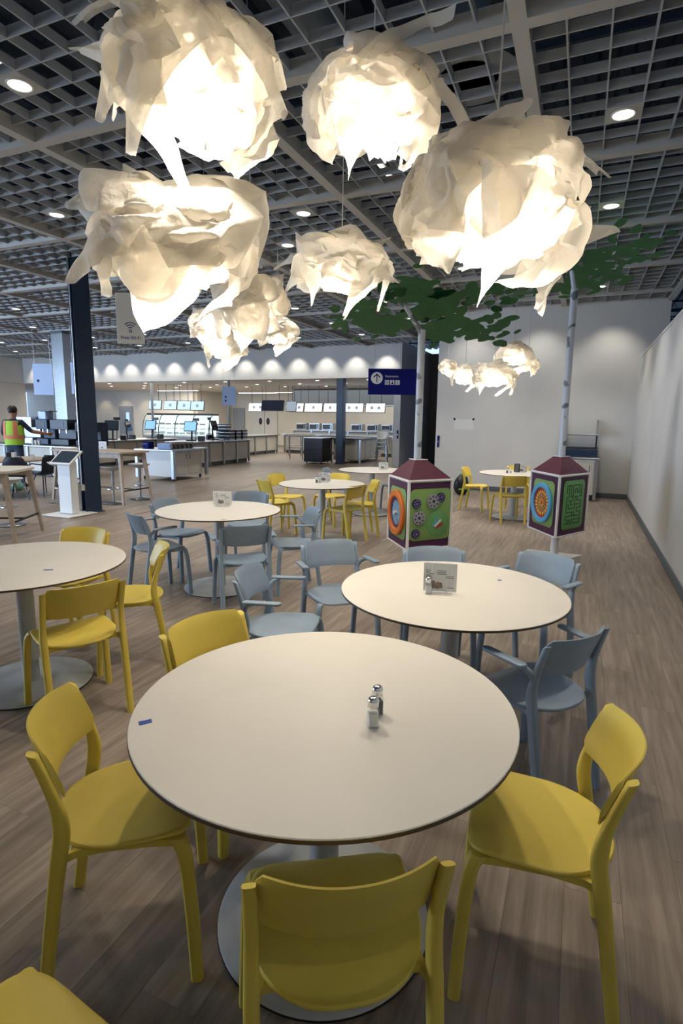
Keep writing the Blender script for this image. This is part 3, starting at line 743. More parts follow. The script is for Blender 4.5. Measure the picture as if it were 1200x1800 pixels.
pendant((2.42, 9.2, 2.27), .36, 12, ringflaps(12, 9, .95, 1.2), 20, 'largest and lowest crinkled pendant lamp of the group by the back wall', sub=4, grp=g2, sq=.6)
pendant((2.80, 9.5, 2.62), .33, 13, ringflaps(13, 8, .95, 1.15), 14, 'highest crinkled pendant lamp of the group by the back wall', sub=4, grp=g2, sq=.7)
pendant((3.27, 10.2, 2.56), .20, 14, ringflaps(14, 8, .95, 1.15), 8, 'rightmost crinkled pendant lamp of the group by the back wall', sub=4, grp=g2)

# ================================================================== PLAY TREES
def canopy(parent, blobs, zfun, cx, cy, cellsz=.016):
    xs = [b[0]-b[2] for b in blobs]+[b[0]+b[2] for b in blobs]; ys = [b[1]-b[2] for b in blobs]+[b[1]+b[2] for b in blobs]
    x0, x1, y0, y1 = min(xs), max(xs), min(ys), max(ys); nx = int((x1-x0)/cellsz)+2; ny = int((y1-y0)/cellsz)+2
    occ = [[False]*ny for _ in range(nx)]
    for (bx, by, a, b, th) in blobs:
        c, s_ = cos(th), sin(th); R = max(a, b)
        for i in range(max(0, int((bx-R-x0)/cellsz)), min(nx, int((bx+R-x0)/cellsz)+2)):
            for j in range(max(0, int((by-R-y0)/cellsz)), min(ny, int((by+R-y0)/cellsz)+2)):
                dx = x0+(i+.5)*cellsz-bx; dy = y0+(j+.5)*cellsz-by
                if ((dx*c+dy*s_)/a)**2+((-dx*s_+dy*c)/b)**2 < 1: occ[i][j] = True
    bm = bmesh.new(); V = {}
    def gv(i, j):
        if (i, j) not in V: V[(i, j)] = bm.verts.new((x0+i*cellsz, y0+j*cellsz, 0))
        return V[(i, j)]
    for i in range(nx):
        for j in range(ny):
            if occ[i][j]: bm.faces.new((gv(i, j), gv(i+1, j), gv(i+1, j+1), gv(i, j+1)))
    for _ in range(3):
        bd = [v for v in bm.verts if v.is_boundary]
        new = {}
        for v in bd:
            nb = [e.other_vert(v) for e in v.link_edges if e.is_boundary]
            if len(nb) == 2: new[v] = v.co*.4+(nb[0].co+nb[1].co)*.3
        for v, c in new.items(): v.co = c
    for v in bm.verts: v.co.z = zfun(v.co.x, v.co.y)
    me = bpy.data.meshes.new('leaf_panel'); bm.to_mesh(me); bm.free(); me.materials.append(M['leaf'])
    o = bpy.data.objects.new('leaf_panel', me); COL.objects.link(o); o.parent = parent
    so = o.modifiers.new('thick', 'SOLIDIFY'); so.thickness = .005
    return o
def leafblobs(seed, branches, n, size):
    r = random.Random(seed); out = []
    for (x0, y0, x1, y1, spread) in branches:
        for k in range(n):
            t = r.random(); x = x0+(x1-x0)*t+r.gauss(0, spread); y = y0+(y1-y0)*t+r.gauss(0, spread)
            a = size*r.uniform(.8, 1.25)
            out.append((x, y, a, a*r.uniform(.5, .75), r.uniform(0, pi)))
    return out
def panel_on(parent, A, B, z0, z1, inset):
    """local frame of the face from A to B (left to right seen from outside)"""
    A = Vector((*A, 0)); B = Vector((*B, 0)); ex = (B-A).normalized(); n = ex.cross(Vector((0, 0, 1)))
    mid = (A+B)/2; return mid, ex, n
def play_tree(name, loc, tri, pole_top, branches, label, poleR):
    t = thing('play_tree', label, 'play station', (loc[0], loc[1], 0))
    tri = [Vector((p[0]-loc[0], p[1]-loc[1], 0)) for p in tri]      # left, right, front
    c = sum(tri, Vector())/3
    L, R, F = tri
    def prism(sc, z0, sc1, z1): return MB().loft([[tuple(c+(p-c)*sc+Vector((0, 0, z0))) for p in (L, F, R)], [tuple(c+(p-c)*sc1+Vector((0, 0, z1))) for p in (L, F, R)]])
    prism(1, 0, 1, .012).build('floor_plate', M['hcwhite'], t)
    MB().lathe([(.045, .012), (.045, .31)], 24, (c.x, c.y)).build('lower_post', M['hcwhite'], t, True)
    prism(.985, .30, .985, .985).build('play_box', M['purple'], t)
    prism(.99, 1.0, .27, 1.185).build('roof', M['plum_roof'], t)
    prism(.30, 1.185, .30, 1.193).build('roof_cap', M['hcwhite'], t)
    for P, Q in ((L, F), (F, R), (R, L)):
        ex = (Q-P).normalized()
        for z in (.99, .300):
            MB().tube([tuple(P+Vector((0, 0, z))), tuple(Q+Vector((0, 0, z)))], .015 if z > .5 else .009, 6).build('edge_trim', M['hcwhite'], t)
    for P in (L, F, R):
        MB().tube([tuple(P*1+Vector((0, 0, .30))), tuple(P+Vector((0, 0, .99)))], .016, 8).build('corner_trim', M['hcwhite'], t)
    MB().lathe([(poleR, 1.19), (poleR*.97, pole_top)], 24, (c.x, c.y)).build('birch_pole', M['birch'], t, True)
    for b in branches:
        MB().tube([(c.x, c.y, pole_top-.03), (c.x+b[0]*.5, c.y+b[1]*.5, pole_top+b[2]*.55), (c.x+b[0], c.y+b[1], pole_top+b[2])], poleR*.62, 10).build('branch', M['birch'], t, True)
    return t, c, (L, R, F)
def face_frame(P, Q, z):
    ex = (Q-P).normalized(); n = Vector((ex.y, -ex.x, 0)); return (P+Q)/2+Vector((0, 0, z)), ex, n
def plate(P, Q, z, w, h, r, off, th, dx=0, dz=0):
    o, ex, n = face_frame(P, Q, z); rings = []
    for k, s in ((off, 1), (off+th*.7, 1), (off+th, .985)):
        rings.append([tuple(o+ex*(dx+x*s)+Vector((0, 0, dz+y*s))+n*k) for x, y in rrect(w, h, r, 6)])
    return MB().loft(rings)
# left tree
T1L = (.763, 5.67)
t, c, (L, R, F) = play_tree('a', T1L, [(.515, 5.98), (1.117, 5.63), (.656, 5.40)], 2.45, [(-.31, .0, .36)], 'left birch pole play station with purple box, spinning discs and green leaf canopy', .038)
plate(L, F, .64, .47, .52, .07, 0, .008).build('green_panel', M['lime'], t, 30)
o, ex, n = face_frame(L, F, .64)
MB().ring(o+n*.008, .165, .235, n, .035, 48).build('orange_ring', M['orange'], t, 40)
MB().disc(o+n*.008, .165, n, .012, 40).build('clock_face', M['silver'], t)
MB().ring(o+n*.02, .13, .155, n, .006, 40).build('red_band', M['knob'], t)
sp = MB()
for k in range(10):
    a = k*2*pi/10; e = ex*cos(a)+Vector((0, 0, 1))*sin(a); s_ = ex*-sin(a)+Vector((0, 0, 1))*cos(a)
    sp.add([tuple(o+n*.021+e*.02), tuple(o+n*.021+e*.11-s_*.02), tuple(o+n*.024+e*.12), tuple(o+n*.021+e*.11+s_*.02)], [(0, 1, 2, 3)])
sp.build('printed_rays', M['skyblue'], t)
MB().disc(o+n*.021, .022, n, .03, 20).build('spindle', M['white'], t, 40)
plate(F, R, .65, .51, .52, .07, 0, .008).build('green_panel', M['lime'], t, 30)
o, ex, n = face_frame(F, R, .655)
Zv = Vector((0, 0, 1))
for dx, dz, r_, mk, nm in ((-.175, .115, .047, 'knob', 'purple_knob'), (.115, .165, .047, 'knob', 'purple_knob'), (-.175, -.19, .047, 'knob', 'purple_knob'),
                          (.02, .13, .072, 'silver', 'silver_disc'), (-.145, -.03, .072, 'silver', 'silver_disc')):
    MB().disc(o+n*.008+ex*dx+Zv*dz, r_, n, .022, 28).build(nm, M[mk], t, 40)
    bl = MB()
    for q in range(8):
        a = q*pi/4+.2; bl.disc(o+n*.030+ex*(dx+cos(a)*r_*.68)+Zv*(dz+sin(a)*r_*.68), r_*.12, n, .003, 8)
    bl.disc(o+n*.030+ex*dx+Zv*dz, r_*.2, n, .004, 12)
    bl.build('rivet', M['black'] if mk == 'silver' else M['silver'], t)
MB().disc(o+n*.008+ex*.095-Zv*.10, .135, n, .006, 48).build('big_disc', M['mazegreen'], t, 40)
for k, (mk, a) in enumerate((('red', .5), ('white', .75), ('skyblue', 1.0))):
    e = ex*cos(a)+Zv*sin(a); s_ = ex*-sin(a)+Zv*cos(a); p = o+n*.016+ex*.06-Zv*.14+s_*(.022*k-.02)
    MB().add([tuple(p), tuple(p+e*.10), tuple(p+e*.10+s_*.02), tuple(p+s_*.02), tuple(p+n*.004), tuple(p+e*.10+n*.004), tuple(p+e*.10+s_*.02+n*.004), tuple(p+s_*.02+n*.004)],
             [(0, 3, 2, 1), (4, 5, 6, 7), (0, 1, 5, 4), (1, 2, 6, 5), (2, 3, 7, 6), (3, 0, 4, 7)]).build('color_bar', M[mk], t)
B = [(-.10, .10, -.85, -.05, .09), (-.05, .2, -.5, .55, .09), (.1, .2, .35, .65, .09), (.1, .05, 1.0, .35, .09), (0, -.05, -.2, -.45, .08), (.1, -.05, .65, -.35, .09), (.25, .2, .9, .6, .07), (-.3, .2, -.8, .3, .07)]
canopy(t, leafblobs(3, B, 34, .062), lambda x, y: 2.60-.34*(y-.15), 0, 0)
canopy(t, leafblobs(13, [(0, 0, .9, .1, .08), (0, 0, -.5, -.2, .08), (.1, 0, .2, .5, .08)], 26, .06), lambda x, y: 2.68-.34*(y-.15)+.02, 0, 0)
# right tree
T2L = (2.535, 6.47)
t, c, (L, R, F) = play_tree('b', T2L, [(2.31, 6.774), (2.894, 6.515), (2.399, 6.118)], 3.03, [(-.10, .0, .36)], 'birch pole play station on the right with purple box, sunflower ring and green maze', .040)
plate(L, F, .65, .49, .53, .07, 0, .008).build('green_panel', M['lime'], t, 30)
o, ex, n = face_frame(L, F, .65)
MB().ring(o+n*.008, .175, .235, n, .035, 48).build('blue_ring', M['skyblue'], t, 40)
MB().disc(o+n*.008, .178, n, .012, 40).build('red_disc', M['red'], t)
for lay, (n_, ri, ro, mk) in enumerate(((20, .10, .155, 'sun'), (16, .06, .105, 'lime'), (12, .015, .07, 'sun'))):
    sp = MB()
    for k in range(n_):
        a = k*2*pi/n_+lay*.1; e = ex*cos(a)+Zv*sin(a); s_ = ex*-sin(a)+Zv*cos(a); w_ = ri*sin(pi/n_)*.85+.004; k0 = .0205+.001*lay
        sp.add([tuple(o+n*k0+e*ri), tuple(o+n*k0+e*(ri+ro)/2-s_*w_), tuple(o+n*(k0+.003)+e*ro), tuple(o+n*k0+e*(ri+ro)/2+s_*w_)], [(0, 1, 2, 3)])
    sp.build('flower_petals', M[mk], t)
plate(F, R, .65, .45, .56, .06, 0, .008).build('maze_panel', M['mazegreen'], t, 30)
o, ex, n = face_frame(F, R, .655)
# maze: spanning tree on a grid, its walls as dark grooves
cw, chh, cs = 8, 11, .044; rnd = random.Random(4); seen = {(0, 0)}; st = [(0, 0)]; open_ = set()
while st:
    x, y = st[-1]; nb = [(x+a, y+b) for a, b in ((1, 0), (-1, 0), (0, 1), (0, -1)) if 0 <= x+a < cw and 0 <= y+b < chh and (x+a, y+b) not in seen]
    if not nb: st.pop(); continue
    q = rnd.choice(nb); open_.add(frozenset(((x, y), q))); seen.add(q); st.append(q)
mz = MB()
def seg(x0, y0, x1, y1):
    g = .005; a0, a1 = min(x0, x1)-g, max(x0, x1)+g; b0, b1 = min(y0, y1)-g, max(y0, y1)+g
    P = [(a0, b0), (a1, b0), (a1, b1), (a0, b1)]
    mz.loft([[tuple(o+ex*a+Zv*b+n*k) for a, b in P] for k in (.0075, .0105)])
for pr in open_:
    (x0, y0), (x1, y1) = tuple(pr)
    X = lambda x: (x-(cw-1)/2)*cs; Y = lambda y: (y-(chh-1)/2)*cs
    seg(X(x0), Y(y0), X(x1), Y(y1))
mz.build('maze_track', M['mazeline'], t)
B = [(0, 0, .65, -.3, .08), (0, 0, .15, -.75, .08), (.1, 0, .7, .15, .08), (.05, .1, .5, .5, .07), (.2, -.3, .55, -.6, .07), (0, 0, .1, .45, .06)]
canopy(t, leafblobs(5, B, 22, .066), lambda x, y: 3.24-.26*(y+.1), 0, 0)
canopy(t, leafblobs(6, [(-.15, .1, -.62, .25, .06), (0, .1, -.3, .1, .05)], 14, .06), lambda x, y: 3.08-.2*y, 0, 0)
for k, (dx, dy) in enumerate(((-.05, .1), (.35, -.2))):
    pass

# ================================================================== SIGNS
def facing(x, y): return math.atan2(-x, y)*.0
t = thing('hanging_sign', 'dark blue hanging restrooms sign with white arrow circle and pictograms', 'sign', (.793, 9.0, 1.965), -.03)
MB().bbox(-.40, .40, -.008, .008, 0, .40, .003).build('sign_panel', M['signblue'], t)
o = Vector((-.265, -.0085, .255))
MB().disc(o, .092, (0, -1, 0), .002, 40).build('arrow_circle', M['signwhite'], t)
MB().box(-.272, -.258, -.0125, -.0105, .19, .31).build('arrow_shaft', M['signblue'], t)
a_ = MB()
for s in (-1, 1): a_.add([(-.265, -.012, .325), (-.265, -.012, .303), (-.265+s*.052, -.012, .255), (-.265+s*.052, -.012, .277), (-.265, -.0105, .325), (-.265, -.0105, .303), (-.265+s*.052, -.0105, .255), (-.265+s*.052, -.0105, .277)], [(0, 1, 2, 3), (4, 7, 6, 5), (0, 4, 5, 1), (1, 5, 6, 2), (2, 6, 7, 3), (3, 7, 4, 0)])
a_.build('arrow_head', M['signblue'], t)
text('lettering', 'Restrooms', .047, M['signwhite'], t, (-.135, -.0095, .270), (pi/2, 0, 0))
for k in range(3):
    x = -.137+k*.083
    MB().bbox(x, x+.066, -.0105, -.008, .155, .225, .001).build('pictogram_tile', M['signwhite'], t)
    p = MB()
    def man(cx, s=1):
        p.disc((cx, -.0105, .213), .0055, (0, -1, 0), .001, 10); p.box(cx-.006, cx+.006, -.0115, -.0105, .185, .206); p.box(cx-.005, cx-.001, -.0115, -.0105, .163, .185); p.box(cx+.001, cx+.005, -.0115, -.0105, .163, .185)
    if k == 0: man(x+.018); man(x+.048); p.box(x+.032, x+.034, -.0115, -.0105, .16, .22)
    elif k == 1: man(x+.033); p.add([(x+.012, -.0112, .163), (x+.054, -.0112, .163), (x+.033, -.0112, .20)], [(0, 1, 2)])
    else: man(x+.028); p.ring((x+.036, -.0105, .175), .009, .012, (0, -1, 0), .001, 16)
    p.build('pictogram', M['signblue'], t)
for s in (-.3, .1): MB().tube([(s, 0, .4), (s, 0, 1.98)], .003, 5).build('hanging_wire', M['steel'], t)
t = thing('wifi_sign', 'pale hanging free wi-fi sign behind the left pendant lamp', 'sign', (-2.208, 6.0, 2.325), .1)
MB().bbox(-.138, .138, -.004, .004, 0, .50, .002).build('sign_panel', M['signwhite'], t)
wv = MB()
for r_ in (.028, .052, .076):
    pts = [(r_*cos(radians(a)), -.0055, .135+r_*sin(radians(a))) for a in range(45, 136, 9)]
    wv.tube(pts, .0045, 6)
wv.ring((0, -.0045, .125), .009, .016, (0, -1, 0), .0015, 20)
wv.build('wifi_symbol', M['printblue'], t)
text('lettering', 'Free Wi-Fi', .046, M['printblue'], t, (0, -.0055, .045), (pi/2, 0, 0), align='CENTER')
for s in (-.1, .1): MB().tube([(s, 0, .5), (s, 0, 1.69)], .002, 5).build('hanging_wire', M['steel'], t)
for k, (u, v, z, w_, h_, lab) in enumerate([(-14.35, -2, 2.1, .55, .82, 'pale blue hanging banner sign left of the steel column'), (-13.0, -2, 2.12, .5, .8, 'pale blue hanging sign between the steel column and the dark blue column'), (-11.86, 3.0, 1.96, .46, .62, 'pale blue hanging sign above the registers')]):
    t = thing('banner_sign', lab, 'sign', W(u, v, z), RA+.35)
    MB().bbox(-w_/2, w_/2, -.01, .01, 0, h_, .003).build('sign_panel', M['milk'], t)
    MB().disc((-w_*.25, -.0105, h_*.45), .035, (0, -1, 0), .002, 20).disc((-w_*.25, -.0105, h_*.25 if k == 2 else h_*.46), .035, (0, -1, 0), .002, 20).build('printed_dot', M['printblue'], t)
    for s in (-1, 1): MB().tube([(s*w_*.4, 0, h_), (s*w_*.4, 0, 3.95-z)], .004, 5).build('hanging_wire', M['steel'], t)
# paper taped on back wall, small blue plates on wall ends
t = thing('taped_poster', 'blank white paper taped to the back wall with two corner tapes', 'paper', W(-3.46, 0, 1.37), RA)
MB().bbox(-.215, .215, -.004, -.001, 0, .23, .0005).build('sheet', M['paper'], t)
for s in (-1, 1):
    MB().box(-.02, .02, -.0025, -.0005, -.028, .028).xf(Matrix.Translation((s*.215, -.004, .235)) @ Matrix.Rotation(s*.7, 4, 'Y')).build('tape', M['black'], t)
for k, (u, v, lab) in enumerate([(-4.03, -.006, 'small dark blue plate at the left end of the back wall'), (-6.52, 4.744, 'small dark blue plate on the wall pier beside the high chairs')]):
    t = thing('wall_plate', lab, 'plate', W(u, v, .95), RA)
    MB().bbox(-.025, .025, -.012, 0, 0, .27, .004).build('cover', M['signblue'], t)
    MB().bbox(-.008, .008, -.016, -.012, .1, .16, .002).build('latch', M['steel'], t)

# ================================================================== COLUMNS
def column_h(name, u, v, w, label, ztop=4.6):
    t = thing(name, label, 'column', W(u, v, 0), RA)
    MB().box(-w/2, w/2, -w/2, -w/2+.014, 0.012, ztop).build('flange', M['navy'], t)
    MB().box(-w/2, w/2, w/2-.014, w/2, 0.012, ztop).build('flange', M['navy'], t)
    MB().box(-.006, .006, -w/2+.014, w/2-.014, 0.012, ztop).build('web', M['navy'], t)
    MB().bbox(-w/2-.04, w/2+.04, -w/2-.04, w/2+.04, 0, .012).build('foot_plate', M['navy'], t)
    return t
t = column_h('steel_column', -8.42, -6.10, .25, 'dark blue steel column on the left beside the touch screen stand', 5.6)
t.rotation_euler = (0, 0, RA+radians(62))
MB().tube([(-.155, -.09, 4.6), (-.155, -.09, .47)], .012, 8).build('conduit_pipe', M['steel'], t, True)
MB().bbox(-.19, -.12, -.13, -.06, .36, .47, .005).build('outlet_box', M['steel'], t)
MB().bbox(-.18, -.13, -.136, -.13, .375, .455, .002).build('outlet_cover', M['white'], t)
t = thing('square_post', 'dark blue square post standing at the serving area opening', 'column', W(-8.72, 5.15, 0), RA)
MB().bbox(-.13, .13, -.13, .13, 0, 2.94, .01).build('shaft', M['navy'], t)
MB().bbox(-.16, .16, -.16, .16, 0, .02, .004).build('foot_plate', M['navy'], t)
t = thing('steel_clad_column', 'shiny steel clad square column behind the left counter', 'column', W(-14.95, -.75, 0), RA)
MB().bbox(-.23, .23, -.23, .23, .1, 3.93, .01).build('cladding', M['steel'], t)
MB().bbox(-.25, .25, -.25, .25, 0, .1, .006).build('skirting', M['base'], t)
MB().bbox(-.25, .25, -.25, .25, 3.86, 3.93, .006).build('collar', M['base'], t)
for k, (u, v, lab) in enumerate([(-16.85, 4.95, 'thin gray post at the serving opening, in front of the menu screens'), (-13.2, 4.95, 'thin gray post at the serving opening, beside the hanging sign')]):
    t = thing('thin_post', lab, 'post', W(u, v, 0), RA)
    MB().tube([(0, 0, .01), (0, 0, 2.94)], .05, 12).build('shaft', M['graypanel'], t, True)
    MB().disc((0, 0, 0), .1, (0, 0, 1), .012, 20).build('foot_plate', M['graypanel'], t)

# ================================================================== TOUCH SCREEN STAND
t = thing('touch_screen_stand', 'white touch screen stand with tilted dark screen before the blue column', 'kiosk', W(-8.47, -6.50, 0), RA)
MB().bbox(-.30, .30, -.28, .28, 0, .015, .003).build('floor_plate', M['white'], t)
MB().bbox(-.14, .14, -.07, .07, .015, .86, .008).build('stand_body', M['signwhite'], t)
MB().bbox(-.14, .14, -.075, -.07, .02, .03, .001).build('bottom_seam', M['graypanel'], t)
tilt = Matrix.Translation((0, 0, .90)) @ Matrix.Rotation(radians(38), 4, 'X') @ Matrix.Rotation(.0, 4, 'Z')
MB().bbox(-.225, .225, -.16, .17, 0, .03, .006).xf(tilt).build('screen_frame', M['white'], t)
MB().bbox(-.195, .195, -.13, .14, .03, .033, .001).xf(tilt).build('screen_glass', M['screenoff'], t)
MB().bbox(.05, .13, .065, .12, .3, .5, .004).build('rear_box', M['steel'], t)

# ================================================================== BAR TABLES AND STOOLS
def bar_table(u, v, L, D_, z, label, topmat, r=.05):
    t = thing('bar_table', label, 'table', W(u, v, 0), RA)
    MB().loft([[(x*k, y*k, z+dz) for x, y in rrect(L, D_, r, 5)] for dz, k in ((-.035, .985), (-.03, 1), (-.004, 1), (0, .995))]).build('tabletop', topmat, t)
    MB().bbox(-L/2+.12, L/2-.12, -D_/2+.06, -D_/2+.08, z-.12, z-.035).build('apron', M['wood'], t)
    MB().bbox(-L/2+.12, L/2-.12, D_/2-.08, D_/2-.06, z-.12, z-.035).build('apron', M['wood'], t)
    for a in (-1, 1):
        for b in (-1, 1):
            MB().loft([[(a*(x0)+dx*q, b*y0+dy*q, zz) for dx, dy in ((-1, -1), (1, -1), (1, 1), (-1, 1))] for x0, y0, zz, q in ((L/2-.01, D_/2-.0, 0, .017), (L/2-.11, D_/2-.08, z-.035, .032))]).build('leg', M['wood'], t)
        MB().bbox(a*(L/2-.045)-.01, a*(L/2-.045)+.01, -D_/2+.03, D_/2-.03, .24, .265).build('foot_rail', M['black'], t)
    MB().bbox(-L/2+.05, L/2-.05, -.012, .012, .24, .262).build('foot_rail', M['black'], t)
    return t
bar_table(-9.22, -5.10, 1.75, .72, .95, 'long light wood bar table behind the dark blue column', M['wood'])
t7 = bar_table(-8.55, -8.35, 1.1, .8, .90, 'pale rounded high table cut by the left picture edge', M['top'], .18)
t7.rotation_euler = (0, 0, RA+.5); t7.location = (-4.62, 7.10, 0)
def stool(x, y, label, h_=.66):
    t = thing('bar_stool', label, 'stool', (x, y, 0), random.Random(int(x*100)).uniform(0, 3), 'saucer seat stools')
    MB().lathe([(.19, 0), (.20, .006), (.19, .014), (.05, .02), (.03, .03)], 40).build('base_disc', M['steel'], t, 40)
    MB().lathe([(.017, .02), (.017, .33), (.026, .34), (.026, h_-.06)], 18).build('pole', M['graypanel'], t, 40)
    MB().lathe([(.03, h_-.07), (.09, h_-.055), (.17, h_-.02), (.205, h_+.012), (.20, h_+.018), (.15, h_-.002), (.02, h_-.01)], 40).build('seat', M['tablemetal'], t, 40)
    MB().ring((0, 0, .26), .10, .115, (0, 0, 1), .015, 28).build('foot_ring', M['steel'], t, 40)
    MB().tube([(-.1, 0, .268), (.1, 0, .268)], .007, 6).build('foot_bar', M['steel'], t)
stool(-4.17, 10.1, 'saucer stool nearest the dark blue column under the wood bar table')
stool(-3.90, 10.72, 'saucer stool at the right end of the wood bar table')
stool(-5.15, 10.15, 'saucer stool whose base shows left of the touch screen stand', .72)
stool(-4.80, 7.95, 'saucer stool by the pale high table at the left picture edge', .66)
menu_holder(*W(-9.15, -5.1, .95), RA, 'small menu card holder on the wood bar table', w=.16, hgt=.16)
# wood round table with black shell chairs
t = thing('round_wood_table', 'round light wood table on the left with black shell chairs', 'table', (-6.52, 10.95, 0))
MB().lathe([(.68, .690), (.70, .695), (.70, .715), (.69, .72)], 56).build('tabletop', M['wood'], t, 40)
for k in range(4):
    a = k*pi/2+.4
    MB().tube([(.25*cos(a), .25*sin(a), .69), (.42*cos(a), .42*sin(a), 0)], .03, 10, .018).build('leg', M['wood'], t, True)
def shell_chair(x, y, r, label, arm):
    t = thing('shell_chair', label, 'chair', (x, y, 0), r, 'black shell chairs')
    cols = []
    for i in range(15):
        s = -1+2*i/14; F = []; Bk = []
        for j in range(13):
            q = j/12
            if q < .55: y_ = .20-.38*(q/.55); z = .44-.03*sin(pi*q/.55)
            else: k = (q-.55)/.45; y_ = -.18-.07*k**.8; z = .44+.36*k
            wd = .21*(1-.12*abs(q-.35))*(1-.35*max(0, (q-.85)/.15)**2)
            z += .05*s*s*(1 if q < .8 else .2); y_ += .05*s*s*max(0, (q-.5)*2)
            F.append((s*wd, y_, z)); Bk.append((s*wd, y_-.010*(q > .5), z-.012*(q <= .55)-.004))
        cols.append(F+Bk[::-1])
    MB().loft(cols).build('shell', M['blacksoft'], t, 60)
    for a in (-1, 1):
        for b in (-1, 1):
            MB().tube([(a*.10, b*.09, .42), (a*.22, b*.22, 0)], .010, 8).build('leg', M['black'], t, True)
    if arm:
        for a in (-1, 1): MB().tube([(a*.19, .1, .42), (a*.26, .12, .60), (a*.25, 0, .64), (a*.2, -.2, .62)], .012, 8).build('armrest', M['black'], t, True)
shell_chair(-6.12, 10.52, .2, 'black shell chair seen from behind at the round wood table', False)
shell_chair(-5.93, 11.05, 1.2, 'black shell armchair at the right of the round wood table', True)
shell_chair(-6.75, 10.25, -.3, 'black shell chair at the front left of the round wood table', False)
t = thing('napkin_box', 'dark and white napkin box on the round wood table', 'box', (-6.35, 10.75, .72), .2)
MB().bbox(-.09, 0, -.05, .05, 0, .14).build('box_body', M['black'], t); MB().bbox(0, .06, -.05, .05, 0, .14).build('napkin_stack', M['paper'], t)
t = thing('napkin_box', 'small white box on the round wood table nearest the stand', 'box', (-6.05, 10.9, .72), .1)
MB().bbox(-.035, .035, -.03, .03, 0, .075).build('box_body', M['paper'], t); MB().bbox(-.03, .03, -.025, .025, .075, .09).build('lid', M['steel'], t)
b_ = bmesh.new(); bmesh.ops.create_icosphere(b_, subdivisions=4, radius=.2)
for v in b_.verts:
    q = v.co*5; v.co = v.co*(1+.25*noise.noise(q)+.1*noise.noise(q*3)); v.co.z = max(v.co.z*.55, -.09)+.09
me = bpy.data.meshes.new('plastic_bag'); b_.to_mesh(me); b_.free(); me.materials.append(M['bag']); me.shade_smooth()
o = bpy.data.objects.new('plastic_bag', me); COL.objects.link(o); o.location = (-6.95, 11.7, 0); tag(o, 'pale green crumpled bag on the floor under the wood table', 'bag')

